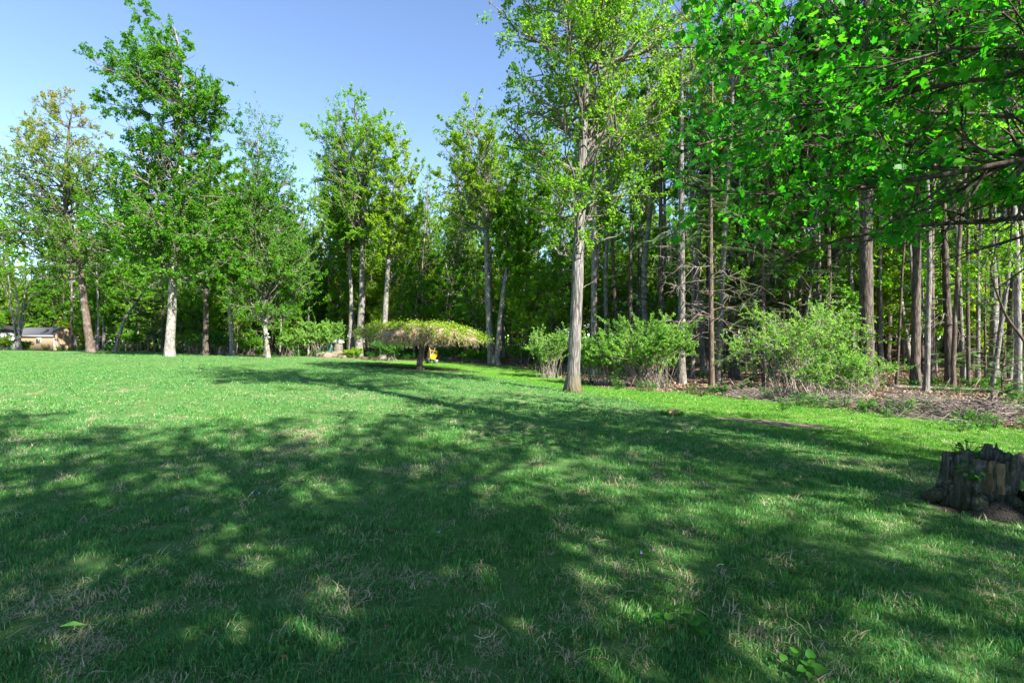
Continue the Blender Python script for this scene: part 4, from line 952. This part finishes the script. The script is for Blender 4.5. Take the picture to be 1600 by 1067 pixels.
# ------------------------------------------------------------------ stump and mossy root mound
def stump():
    rng = np.random.default_rng(71)
    t = thing('tree_stump', 'large rotten tree stump with split dark bark and bare tan wood', 'stump', ST)
    bk = bark_mat('stump_bark', (.010, .009, .008), (.20, .18, .16), (.38, .38, .38), sc=19, zs=.13, bump=1.0, moss=(.035, .042, .01), pscale=14, pthr=.58)
    k = 128; nz = 36; rad = .25; V = []
    for j in range(nz):
        tz = j / (nz - 1)
        for i in range(k):
            a = i / k * 2 * PI
            top = .47 + .03 * math.sin(a * 2 + 1) + .06 * mnoise.noise(Vector((math.cos(a) * 3, math.sin(a) * 3, 2))) + .03 * mnoise.noise(Vector((math.cos(a) * 13, math.sin(a) * 13, 5)))
            z = -.06 + tz * (top + .06)
            r = rad * (1 + .26 * math.exp(-max(z, 0) / .13) * (1 + .7 * mnoise.noise(Vector((math.cos(a) * 2.2, math.sin(a) * 2.2, 9)))))
            ridge = mnoise.noise(Vector((math.cos(a) * 7, math.sin(a) * 7, z * 1.2))); fine = mnoise.noise(Vector((math.cos(a) * 16, math.sin(a) * 16, z * 3)))
            r *= 1 + .15 * ridge + .11 * fine + .08 * mnoise.noise(Vector((math.cos(a) * 30, math.sin(a) * 30, z * 8))) + .05 * mnoise.noise(Vector((math.cos(a) * 8, math.sin(a) * 8, z * 22)))
            V.append((r * math.cos(a) * 1.02, r * math.sin(a) * .9, z))
    inner = []
    for j, (rf, dz) in enumerate(((.80, -.03), (.62, -.16), (.35, -.26), (.08, -.28))):
        for i in range(k):
            x, y, z = V[(nz - 1) * k + i]; inner.append((x * rf, y * rf, (z if j == 0 else .48) + dz + .02 * mnoise.noise(Vector((x * 9, y * 9, j)))))
    V = np.array(V + inner); n = nz + 4
    i = np.arange(n - 1)[:, None] * k + np.arange(k)[None]; jn = np.arange(n - 1)[:, None] * k + (np.arange(k)[None] + 1) % k
    F = np.stack([i, jn, jn + k, i + k], -1).reshape(-1, 4)
    MB().add(V, F).build('bark', bk, t, True)
    wood = bark_mat('bare_wood', (.05, .03, .014), (.26, .18, .10), (.33, .25, .16), sc=14, zs=.1, bump=.7)
    for (a, z0, z1, w) in ((-1.92, .20, .46, .066), (-1.60, .17, .44, .08)):
        mb = MB(); m = 7; pts = []
        for q in range(m):
            z = z0 + (z1 - z0) * q / (m - 1); ww = w * (1 - .3 * abs(q / (m - 1) - .4)) ; bul = .012 * math.sin(q * 1.7)
            for e in (-1, -.35, .35, 1):
                aa = a + e * ww / rad * .55; rr = rad * 1.075 + bul + (.012 if abs(e) < .9 else -.03); pts.append((rr * math.cos(aa), rr * math.sin(aa) * .9, z))
        f = [[q * 4 + c, q * 4 + c + 1, q * 4 + c + 5, q * 4 + c + 4] for q in range(m - 1) for c in range(3)]
        o = mb.add(np.array(pts), np.array(f)).build('bare_wood', wood, t, True); o['label'] = 'bare tan wood strip where bark has fallen'
    mb = MB(); add_capped(mb, [(.17, .10, .34), (.185, .10, .47), (.20, .11, .545)], [.06, .05, .03], 6); add_capped(mb, [(.23, .08, .4), (.24, .07, .56)], [.035, .006], 5)
    mb.build('splinter', bk, t)
    mb = MB()
    for a, L in ((2.9, .40), (-2.2, .42), (-1.3, .40), (-.3, .46)):
        c, s = math.cos(a), math.sin(a); add_capped(mb, [(c * .25, s * .22, .12), (c * .42, s * .38, .03), (c * L, s * L * .9, -.03)], [.075, .055, .02], 8)
    mb.build('root', bk, t, True)
    # rotten wood crumbled at its foot
    mb = MB(); k2 = 20
    V = [(0, 0, .14)]; F3 = []
    for r in range(1, 6):
        for i in range(k2):
            a = i / k2 * 2 * PI; rr = r / 5 * (.27 + .05 * mnoise.noise(Vector((math.cos(a), math.sin(a), 3))))
            V.append((rr * math.cos(a), rr * .75 * math.sin(a), (.15 * (1 - (r / 5) ** 1.5)) - .02 + .03 * mnoise.noise(Vector((rr * 19, a * 4, 1)))))
    for i in range(k2): F3.append((0, 1 + i, 1 + (i + 1) % k2))
    V = np.array(V) + [-.10, -.31, 0]
    mb.add(V, np.array(F3)); Q = [[1 + r * k2 + i, 1 + (r + 1) * k2 + i, 1 + (r + 1) * k2 + (i + 1) % k2, 1 + r * k2 + (i + 1) % k2] for r in range(4) for i in range(k2)]
    mb.f.setdefault((4, 0), []).append(np.array(Q)); mb.build('crumbled_wood', bark_mat('crumbled', (.02, .016, .013), (.10, .085, .07), sc=45, zs=.6, bump=1.), t, True)
    # sprouting weeds on top
    def sprout(label, p, n, h, seed):
        r2 = np.random.default_rng(seed); o = thing('sprout', label, 'plant', p); lb = MB(); a = r2.uniform(0, 6.28, n); rr = .10 * np.sqrt(r2.uniform(0, 1, n)); z = r2.uniform(.02, h, n)
        q = np.stack([rr * np.cos(a), rr * np.sin(a), z], 1); leaves(lb, q, np.stack([np.cos(a), np.sin(a), r2.normal(.2, .4, n)], 1), np.array([[0, 0, 1.]]) + r2.normal(size=(n, 3)) * .4, r2.uniform(.03, .06, n), TO, r2.uniform(0, 1, n))
        sb = MB().add(*tubes(np.stack([q * [.1, .1, 0], q * [.6, .6, .6], q], 1), np.full((n, 3), .0022), 3)); sb.build('stems', M['weed'], o); lb.build('leaves', M['weed'], o)
    sprout('bright green weeds sprouting from the top of the rotten stump', (ST[0] - .14, ST[1] - .05, ST[2] + .44), 38, .16, 1)
    sprout('green weeds growing from the split front of the rotten stump', (ST[0] - .23, ST[1] - .20, ST[2] + .28), 22, .16, 2)
    sprout('small leafy weed at the right foot of the rotten stump', (ST[0] + .27, ST[1] - .36, ST[2] + .14), 22, .12, 3)
stump()
def blob(seed, sx, sy, sz, nu=26, nv=14, amp=.2, sc=1.6, amp2=.08):
    V = []; F = []
    for j in range(nv + 1):
        ph = j / nv * PI
        for i in range(nu):
            a = i / nu * 2 * PI; p = Vector((math.sin(ph) * math.cos(a), math.sin(ph) * math.sin(a), math.cos(ph)))
            r = 1 + amp * mnoise.noise(p * sc + Vector((seed, 0, 0))) + amp2 * mnoise.noise(p * sc * 3.5 + Vector((seed, 3, 0)))
            V.append((p.x * sx * r, p.y * sy * r, p.z * sz * r))
    for j in range(nv):
        for i in range(nu): F.append((j * nu + i, (j + 1) * nu + i, (j + 1) * nu + (i + 1) % nu, j * nu + (i + 1) % nu))
    return np.array(V), np.array(F)
def mound():
    x, y, z = ST[0] + .36, ST[1] - .42, ST[2]
    t = thing('mossy_mound', 'moss-covered rotten root mound in front of the stump at the right edge', 'mound', (x, y, z))
    v, f = blob(4.2, .36, .26, .20, 48, 26, .5, 2.2, .35); mm = bark_mat('moss_mound', (.008, .011, .003), (.045, .055, .014), (.03, .024, .014), sc=30, zs=.8, bump=1., pscale=5)
    MB().add(v + [0.08, 0, .02], f).build('mound', mm, t, True)
    v, f = blob(7.7, .10, .06, .12, 20, 12, .4, 2.2, .2)
    MB().add(v + [-.10, -.31, .07], f).build('bare_wood', bark_mat('mound_wood', (.05, .035, .017), (.24, .18, .11), sc=12, zs=.3), t, True)
    rng = np.random.default_rng(9); n = 500; a = rng.uniform(0, 6.28, n); r = np.sqrt(rng.uniform(0, 1, n)); p = np.stack([r * np.cos(a) * .37 + .08, r * np.sin(a) * .27, .02 + .22 * np.sqrt(np.maximum(1 - r * r, 0)) + rng.normal(0, .015, n)], 1)
    mb = MB(); leaves(mb, p, rng.normal(size=(n, 3)) + [0, 0, .6], rng.normal(size=(n, 3)), rng.uniform(.02, .045, n), TD, rng.uniform(0, .6, n)); o = mb.build('moss', M['weed'], t); o['kind'] = 'stuff'
    c = at(1600, 5.6); v, f = blob(2.1, .16, .14, .16, 22, 12, .4, 2., .2); tag(MB().add(v + [c[0] + .02, c[1], c[2] + .12], f).build('broken_snag', M['bark_dark'], None, True), 'broken dark wood chunk right of the stump at the edge', 'snag')
mound()

# ------------------------------------------------------------------ brush pile, fallen log, snags
def stick_mesh(seed, L, r, forks, m):
    rng = np.random.default_rng(seed); mb = MB(); n = 6; s = np.linspace(-.5, .5, n)
    p = np.stack([s * L, np.cumsum(rng.normal(0, .035 * L, n)), np.cumsum(rng.normal(0, .02 * L, n))], 1); p -= p.mean(0)
    add_capped(mb, p, np.linspace(r, r * .35, n), 5)
    for q in range(forks):
        i = rng.integers(1, n - 1); d = np.array([rng.uniform(.4, 1), rng.normal(0, .7), rng.normal(0, .5)]); d /= np.linalg.norm(d); l = L * rng.uniform(.15, .4)
        add_capped(mb, [p[i], p[i] + d * l * .5 + rng.normal(0, .02, 3), p[i] + d * l], [r * .5, r * .35, r * .15], 4)
    return mb.mesh('stick', m)
def brush_pile():
    rng = np.random.default_rng(81); sm = bark_mat('stick_bark', (.06, .045, .038), (.24, .19, .165), (.34, .30, .27), sc=12, zs=1., bump=.3)
    ms = [stick_mesh(i, 1.0, rng.uniform(.010, .019), 3, sm) for i in range(8)]
    piles = [('long brush pile of grey cut branches along the right wood edge', (1400, 12.6), (1575, 10.6), 200, .42),
             ('smaller heap of dark branches left of the long brush pile', (1165, 16.4), (1330, 13.8), 95, .30)]
    for lab, A, B, n, hh in piles:
        a, b = np.array(at(*A)), np.array(at(*B)); c = (a + b) / 2; c[2] = g1(c[0], c[1])
        t = thing('brush_pile', lab, 'brush pile', tuple(c)); dr = nrm((b - a)[None, :2])[0]; ang = math.atan2(dr[1], dr[0])
        for k in range(n):
            f = rng.uniform(-.05, 1.05); off = rng.normal(0, .42); x, y = a[:2] + (b - a)[:2] * f + np.array([-dr[1], dr[0]]) * off
            h = hh * math.exp(-(off / .5) ** 2) * (.7 + .5 * math.sin(f * 9)) * rng.uniform(0, 1) + .02
            o = bpy.data.objects.new('stick', ms[k % 8]); COL.objects.link(o); o.parent = t
            o.location = (x - c[0], y - c[1], g1(x, y) + max(h, .02) - c[2]); L = rng.uniform(.5, 1.5); w = rng.uniform(.7, 1.25)
            o.rotation_euler = (rng.uniform(0, 6.28), rng.normal(0, .22), ang + rng.normal(0, .55)); o.scale = (L, w, w)
        m = n * 8; f = rng.uniform(-.05, 1.05, m); off = rng.normal(0, .5, m); xy = a[:2] + (b - a)[:2] * f[:, None] + np.array([-dr[1], dr[0]]) * off[:, None]
        p = np.stack([xy[:, 0], xy[:, 1], gh(xy[:, 0], xy[:, 1]) + hh * rng.uniform(0, 1, m) * np.exp(-(off / .5) ** 2) + .02], 1) - c
        d = nrm(rng.normal(size=(m, 3)) * [1, 1, .35]); L = rng.uniform(.15, .45, m)[:, None]
        tw = np.stack([p - d * L, p + rng.normal(0, .02, (m, 3)), p + d * L], 1); o = MB().add(*tubes(tw, np.full((m, 3), .004), 3)).build('fine_twigs', M['twig_grey'], t); o['kind'] = 'stuff'
brush_pile()
def logs():
    lg = bark_mat('log_bark', (.07, .05, .04), (.27, .22, .18), (.34, .30, .26), sc=9, zs=1., bump=.5)
    for lab, A, B, r, lift in (('long pale fallen log lying on the leaf litter in the right woods', (1395, 20.2), (1610, 17.6), .10, .09),
                               ('thin fallen branch behind the brush pile near the right edge', (1480, 13.2), (1640, 12.4), .035, .06)):
        a, b = np.array(at(*A)), np.array(at(*B)); n = 16; s = np.linspace(0, 1, n)[:, None]; p = a * (1 - s) + b * s
        p[:, 2] = gh(p[:, 0], p[:, 1]) + lift; p[:, 1] += np.sin(s[:, 0] * 5) * .08; c = p[n // 2].copy(); mb = MB(); add_capped(mb, p - c, np.linspace(r, r * .6, n), 9)
        rng = np.random.default_rng(3)
        for q in range(4):
            i = 3 + q * 3; add_capped(mb, [p[i] - c, p[i] - c + [.1, -.12, .22], p[i] - c + [.2, -.15, .42]], [r * .3, r * .2, r * .08], 5)
        o = mb.build('fallen_log', lg, None, True); o.location = c; tag(o, lab, 'log')
    x, y, z = at(1551, 12.8); mb = MB(); add_capped(mb, [(0, 0, -.1), (.01, 0, .15), (.0, 0, .34), (.03, 0, .46), (.05, .01, .50)], [.11, .095, .09, .07, .02], 12)
    o = mb.build('short_snag', M['bark_brown'], None, True); o.location = (x, y, z); tag(o, 'short grey cut-off trunk standing behind the brush pile below the hemlock', 'snag')
    # low worn stub in the lawn
    x, y, z = at(1050, 10.2); t = thing('lawn_stub', 'small weathered stump stub sunk in the lawn right of the lone tree', 'stump', (x, y, z))
    v, f = blob(3.3, .17, .12, .09, 24, 12, .3, 2.0, .15); MB().add(v + [0, 0, .02], f).build('stub', bark_mat('stub_wood', (.10, .06, .03), (.40, .30, .15), sc=14, zs=.5), t, True)
    rng = np.random.default_rng(2); n = 160; a = rng.uniform(0, 6.28, n); p = np.stack([np.cos(a) * .2, np.sin(a) * .15, np.zeros(n)], 1) * rng.uniform(.7, 1.2, n)[:, None]
    mb = MB(); leaves(mb, p, np.stack([np.cos(a) * .3, np.sin(a) * .3, np.ones(n)], 1) + rng.normal(size=(n, 3)) * .3, rng.normal(size=(n, 3)), rng.uniform(.06, .13, n), T_diamond(.05), rng.uniform(.3, 1, n))
    o = mb.build('grass_fringe', M['weed'], t); o['kind'] = 'stuff'
logs()

# ------------------------------------------------------------------ shed, outbuilding, bins, wheelbarrow, rocks
def prism(profile_, y0, y1):
    p = np.array(profile_, float); n = len(p)
    v = np.vstack([np.stack([p[:, 0], np.full(n, y0), p[:, 1]], 1), np.stack([p[:, 0], np.full(n, y1), p[:, 1]], 1)])
    q = [[i, (i + 1) % n, n + (i + 1) % n, n + i] for i in range(n)]
    return v, q, n
def shed():
    d = 57; x, y, z = at(85, d)
    t = thing('garden_shed', 'tan garden shed with grey gambrel roof and small white-framed window', 'shed', (x, y, z - .1), math.radians(-8))
    tan = plain('tan_siding', (.33, .245, .16), .7, .2, .08, 6.); white = plain('white_trim', (.42, .42, .42), .5, .3, .05); roofm = plain('grey_shingle', (.10, .10, .125), .9, .1, .3, 30.); glass = plain('dark_pane', (.05, .06, .05), .1, .6, .2)
    wd, ln, hw = 2.4, 5.0, 1.9                                  # gable faces local +x, long wall faces local -y
    prof = [(-wd / 2, 0), (wd / 2, 0), (wd / 2, hw), (wd / 2 * .72, hw + .52), (0, hw + .78), (-wd / 2 * .72, hw + .52), (-wd / 2, hw)]
    v, q, n = prism(prof, 0, 1); v = np.stack([v[:, 1] * -ln, v[:, 0] + wd / 2, v[:, 2]], 1)
    mb = MB().add(v, q)
    w = mb.build('wall', tan, t); bm_f = MB().add(v, [list(range(n))]); bm_f.f[(n, 0)].append(np.array([list(range(n, 2 * n))])); bm_f.build('gable_wall', tan, t)
    rp = [(-wd / 2 - .12, hw - .12), (-wd / 2 * .74, hw + .56), (0, hw + .84), (wd / 2 * .74, hw + .56), (wd / 2 + .12, hw - .12)]
    rp = rp + [(a * .985, b - .055) for a, b in rp[::-1]]
    v, q, n = prism(rp, 0, 1); v = np.stack([.10 - v[:, 1] * (ln + .2), v[:, 0] + wd / 2, v[:, 2]], 1); rb = MB().add(v, q); rb.f.setdefault((4, 0), []).append(np.array([[i, i + 1, 8 - i, 9 - i] for i in range(4)])); rb.build('roof', roofm, t)
    def bx(nm, m, *a): return MB().add(*box(*a)).build(nm, m, t)
    bx('eave_board', white, -ln / 2, -.135, hw - .16, ln + .2, .03, .12)
    bx('corner_board', white, -.05, -.02, hw / 2, .14, .045, hw); bx('corner_board', white, .012, wd - .05, hw / 2, .03, .12, hw)
    o = bx('window', white, -2.0, -.03, 1.25, .62, .05, .60); p = MB().add(*box(-2.0, -.06, 1.25, .42, .02, .40)).build('pane', glass, o)
    MB().add(*box(-2.0, -.075, 1.25, .03, .02, .40)).build('muntin', white, o)
shed()
def outbuilding():
    x, y, z = at(-30, 60); t = thing('white_outbuilding', 'white outbuilding corner cut off by the left edge beside the shed', 'building', (x, y, z - .1))
    white = plain('white_paint', (.42, .43, .45), .5, .3, .05); blue = plain('bluish_pane', (.22, .3, .4), .1, .6, .1); rf = plain('dark_roof', (.10, .10, .12), .9, .1, .2)
    MB().add(*box(0, 1.5, 1.2, 5.6, 3, 2.4)).build('wall', white, t); v, q, n = prism([(-3, 2.4), (3, 2.4), (3, 2.5), (0, 3.2), (-3, 2.5)], -.2, 3.2)
    mb = MB().add(v, q); mb.f.setdefault((n, 0), []).append(np.array([list(range(n)), list(range(n, 2 * n))])); mb.build('roof', rf, t)
    w = MB().add(*box(2.0, -.02, 1.7, 1.1, .06, .95)).build('window', white, t); MB().add(*box(2.0, -.06, 1.7, .92, .03, .78)).build('pane', blue, w)
outbuilding()
def lathe(prof, k=20):
    V = []; 
    for r, z in prof:
        for i in range(k): a = i / k * 2 * PI; V.append((r * math.cos(a), r * math.sin(a), z))
    n = len(prof); i = np.arange(n - 1)[:, None] * k + np.arange(k)[None]; j = np.arange(n - 1)[:, None] * k + (np.arange(k)[None] + 1) % k
    return np.array(V), np.stack([i, j, j + k, i + k], -1).reshape(-1, 4)
def bins():
    green = plain('green_plastic', (.02, .12, .09), .4, .5, .15); grey = plain('weathered_barrel', (.11, .10, .075), .7, .2, .25); white = plain('white_sheet', (.42, .43, .46), .6, .3, .06); black = plain('black_plastic', (.015, .016, .016), .4, .4, .1)
    x, y, z = at(517, 43.5); t = thing('compost_bin', 'dark green ribbed compost bin with its round lid propped open', 'bin', (x, y, z))
    v, f = lathe([(0, 0), (.46, 0), (.48, .1), (.52, .7), (.54, 1.05), (.50, 1.05), (.47, .7), (.0, .12)], 28); MB().add(v, f).build('body', green, t, True)
    for k in range(14):
        a = k / 14 * 2 * PI; MB().add(*tube([(.485 * math.cos(a), .485 * math.sin(a), .05), (.545 * math.cos(a), .545 * math.sin(a), 1.0)], [.03, .03], 5)).build('rib', green, t)
    v, f = lathe([(0, .1), (.25, .08), (.48, .03), (.54, 0), (.54, -.04), (0, -.03)], 28); o = MB().add(v, f).build('lid', plain('pale_lid', (.2, .23, .2), .5, .4, .15), t, True); o.location = (-.02, .3, 1.28); o.rotation_euler = (.95, .2, 0)
    x, y, z = at(496, 44.5); t = thing('compost_bin', 'second dark compost bin half hidden by leaves, left of the open-lidded one', 'bin', (x, y, z))
    v, f = lathe([(0, 0), (.44, 0), (.5, 1.0), (.45, 1.12), (.2, 1.22), (0, 1.24)], 24); MB().add(v, f).build('body', black, t, True)
    v, f = lathe([(.51, .96), (.54, .98), (.54, 1.04), (.50, 1.06)], 24); MB().add(v, f).build('rim', green, t, True)
    x, y, z = at(528.5, 43.2); t = thing('covered_barrel', 'grey-brown barrel under a white cover, right of the compost bin', 'barrel', (x, y, z))
    v, f = lathe([(0, 0), (.36, 0), (.38, .1), (.37, .35), (.39, .37), (.37, .4), (.39, .75), (.37, .78), (.37, 1.1), (0, 1.12)], 24); MB().add(v, f).build('body', grey, t, True)
    v, f = blob(1.4, .48, .44, .20, 24, 10, .3, 2., .1); v[:, 2] = np.maximum(v[:, 2], -.08); MB().add(v + [0, 0, 1.2], f).build('cover', white, t, True)
    rock = bark_mat('tan_rock', (.12, .09, .06), (.28, .22, .17), (.22, .12, .08), sc=5, zs=1., bump=.6)
    for i, (u, d, s, lb) in enumerate([(504, 41.6, .55, 'low reddish rock at the lawn edge left of the compost bins'), (514, 41.2, .62, 'broad tan rock in front of the green compost bin'), (527, 41.5, .75, 'tallest tan rock in front of the covered barrel'), (537, 41, .5, 'pale rock at the right end of the rock row by the barrel')]):
        x, y, z = at(u, d); v, f = blob(i * 3.3 + 1, s, s * .7, s * .55, 20, 12, .35, 1.8, .12); o = MB().add(v, f).build('rock', rock, None, True); o.location = (x, y, z + .05); o.rotation_euler = (0, 0, i * 1.3); tag(o, lb, 'rock', 'rocks at the lawn edge by the bins')
bins()
def wheelbarrow():
    x, y, z = at(675, 35.5)
    t = thing('wheelbarrow', 'yellow wheelbarrow tipped up on end behind the umbrella tree trunk', 'wheelbarrow', (x, y, z), .25)
    yel = plain('yellow_paint', (.60, .28, .006), .4, .5, .12); blk = plain('black_rubber', (.015, .015, .016), .7, .3, .1); stl = plain('grey_metal', (.32, .34, .38), .4, .5, .1, 12., .6); wood = plain('pale_handle', (.3, .28, .25), .7, .2, .15)
    # tray: a tapered open pan standing on its nose, its bottom towards the camera
    o_ = [(-.30, .32), (.30, .32), (.36, .0), (.22, -.42), (-.22, -.42), (-.36, .0)]; n = len(o_)
    V = [(a * .72, -.16, b * .75) for a, b in o_] + [(a, .14, b) for a, b in o_] + [(a * .96, .14, b * .96) for a, b in o_] + [(a * .69, -.14, b * .72) for a, b in o_]
    F = [[r * n + i, r * n + (i + 1) % n, (r + 1) * n + (i + 1) % n, (r + 1) * n + i] for r in range(3) for i in range(n)]
    mb = MB().add(np.array(V), np.array(F)); mb.f.setdefault((n, 0), []).append(np.array([list(range(n)), list(range(3 * n, 4 * n))])); tr = mb.build('tray', yel, t); tr.location = (.06, 0, .62); tr.rotation_euler = (.12, .16, .35)
    v, f = lathe([(.09, -.05), (.19, -.055), (.22, -.03), (.22, .03), (.19, .055), (.09, .05), (.09, -.05)], 20); w = MB().add(v, f).build('wheel', blk, t, True); w.location = (-.33, -.08, .21); w.rotation_euler = (0, PI / 2 - .2, .3)
    v, f = lathe([(0, -.03), (.095, -.035), (.095, .035), (0, .03)], 14); h = MB().add(v, f).build('hub', stl, w, True)
    for s in (-.2, .2):
        MB().add(*tube([(-.30, -.12 + s * .4, .20), (-.14, -.24, .45), (s * .7, -.22, .9), (s, -.12, 1.12)], [.02, .02, .02, .022], 6)).build('handle', wood, t, True)
    MB().add(*tube([(-.30, -.05, .18), (-.12, .02, .30), (.05, .03, .06), (.28, .05, .02)], [.018] * 4, 6)).build('leg', stl, t, True)
    x, y, z = at(681.5, 35.3); v, f = lathe([(0, 0), (.11, 0), (.14, .26), (.15, .28), (.13, .28), (.10, .03), (0, .03)], 18); o = MB().add(v, f).build('bucket', plain('pale_bucket', (.28, .27, .28), .5, .3, .1), None, True); o.location = (x, y, z); tag(o, 'small pale bucket on the grass right of the yellow wheelbarrow', 'bucket')
wheelbarrow()

# ------------------------------------------------------------------ small things in the near lawn
def lawn_details():
    rng = np.random.default_rng(91); purple = plain('violet_petal', (.32, .2, .75), .6, .2, .1)
    def gpt(u, v):
        d = 1.5 * 800 / (v - 533)
        for _ in range(6): d = (1.5 - g1((u - 800) / 800 * d, d)) * 800 / (v - 533)
        return np.array(at(u, d))
    heart = (np.array([[0, .12, 0], [.25, 0, .05], [.46, .22, .09], [.36, .6, .06], [0, 1, -.06], [-.36, .6, .06], [-.46, .22, .09], [-.25, 0, .05]]), np.array([[0, i, i + 1] for i in range(1, 7)]))
    def weed(label, u, v, n, r, sz, fl=0):
        c = gpt(u, v); t = thing('broadleaf_weed', label, 'plant', tuple(c), 0, 'broad-leaved weeds in the near lawn'); a = rng.uniform(0, 6.28, n); rr = r * np.sqrt(rng.uniform(0.02, 1, n)); h = rng.uniform(.05, .10, n)
        p = np.stack([rr * np.cos(a), rr * .7 * np.sin(a), h], 1); sb = MB().add(*tubes(np.stack([p * [.5, .5, 0], p * [.8, .8, .7], p], 1), np.full((n, 3), .0016), 3)); sb.build('stems', M['weed'], t)
        s = rng.uniform(*sz, n); lm = MB(); leaves(lm, np.zeros((1, 3)), np.array([[0, 1., 0]]), np.array([[0, 0, 1.]]), np.ones(1), heart, np.array([.6])); me = lm.mesh('leaf', M['weed'])
        for k in range(n):
            o = bpy.data.objects.new('leaf', me); COL.objects.link(o); o.parent = t; o.location = p[k]; o.rotation_euler = (rng.normal(.1, .3), rng.normal(0, .3), rng.uniform(0, 6.28)); o.scale = (s[k],) * 3
        for k in range(fl):
            q = np.array([rng.uniform(-r, r), -r * .4, .11]); fb = MB(); aa = np.arange(5) / 5 * 6.28; leaves(fb, np.tile(q, (5, 1)), np.stack([np.cos(aa), -.5 * np.ones(5), np.sin(aa)], 1), np.tile([[0, -1., .2]], (5, 1)), np.full(5, .010), TO, np.full(5, .5)); fb.build('flower', purple, t)
    weed('cluster of heart-shaped weed leaves at bottom right of centre in the shaded lawn', 1062, 990, 16, .17, (.035, .055))
    weed('broad green weed at the bottom edge right of centre', 1262, 1058, 9, .10, (.04, .06))
    weed('violet plant with small purple flowers in the left lawn', 385, 785, 12, .16, (.03, .045), 2)
    weed('violet plant with one purple flower near the lawn centre', 998, 884, 7, .10, (.03, .045), 1)
    weed('violet plant with tiny flower left of the lawn centre', 705, 848, 8, .16, (.025, .04), 1)
    weed('leafy weed in the sunlit patch right of centre', 1252, 900, 10, .12, (.03, .045))
    straw = plain('dry_straw', (.5, .42, .3), .8, .2, .2); brown = plain('brown_catkin', (.34, .14, .05), .8, .2, .2); gpod = plain('green_leaf_blade', (.14, .36, .05), .5, .3, .1)
    def bit(nm, label, cat, u, v, pts, r, m, group=None):
        c = gpt(u, v); mb = MB(); add_capped(mb, np.array(pts), np.linspace(r, r * .6, len(pts)), 5); o = mb.build(nm, m, None, True); o.location = c; tag(o, label, cat, group)
    bit('dry_straw', 'pale curved dry straw lying on the shaded lawn at bottom centre', 'straw', 757, 1015, [(-.05, 0, .075), (-.01, -.02, .07), (.03, -.01, .075), (.055, .03, .085), (.06, .06, .09)], .0018, straw)
    for i, (u, v, lb) in enumerate([(918, 968, 'thin rust-brown fallen catkin below the lawn centre'), (906, 1020, 'rust-brown fallen catkin at the bottom edge right of the curved straw'), (447, 1052, 'forked brown fallen catkin at bottom left of the lawn'), (1125, 900, 'tan fallen catkin in the sunlit patch right of centre'), (1283, 1002, 'tan fallen catkin in the dry grass at bottom right'), (756, 966, 'bent tan fallen catkin at lawn centre bottom')]):
        a = i * 1.1; bit('fallen_catkin', lb, 'catkin', u, v, [(-.025 * math.cos(a), -.025 * math.sin(a), .075), (.0, .004, .08), (.02 * math.cos(a), .02 * math.sin(a), .075), (.035 * math.cos(a + .5), .035 * math.sin(a + .5), .07)], .0026, brown if i < 3 else straw, 'fallen catkins on the near lawn')
    c = gpt(108, 1005); mb = MB(); leaves(mb, np.array([[-.05, 0, .085]]), np.array([[1., .25, .0]]), np.array([[0, -.4, 1.]]), np.array([.12]), T_diamond(.12), np.array([.5])); o = mb.build('fallen_leaf', gpod); o.location = c; tag(o, 'narrow bright green fallen leaf at bottom left of the lawn', 'leaf')
lawn_details()
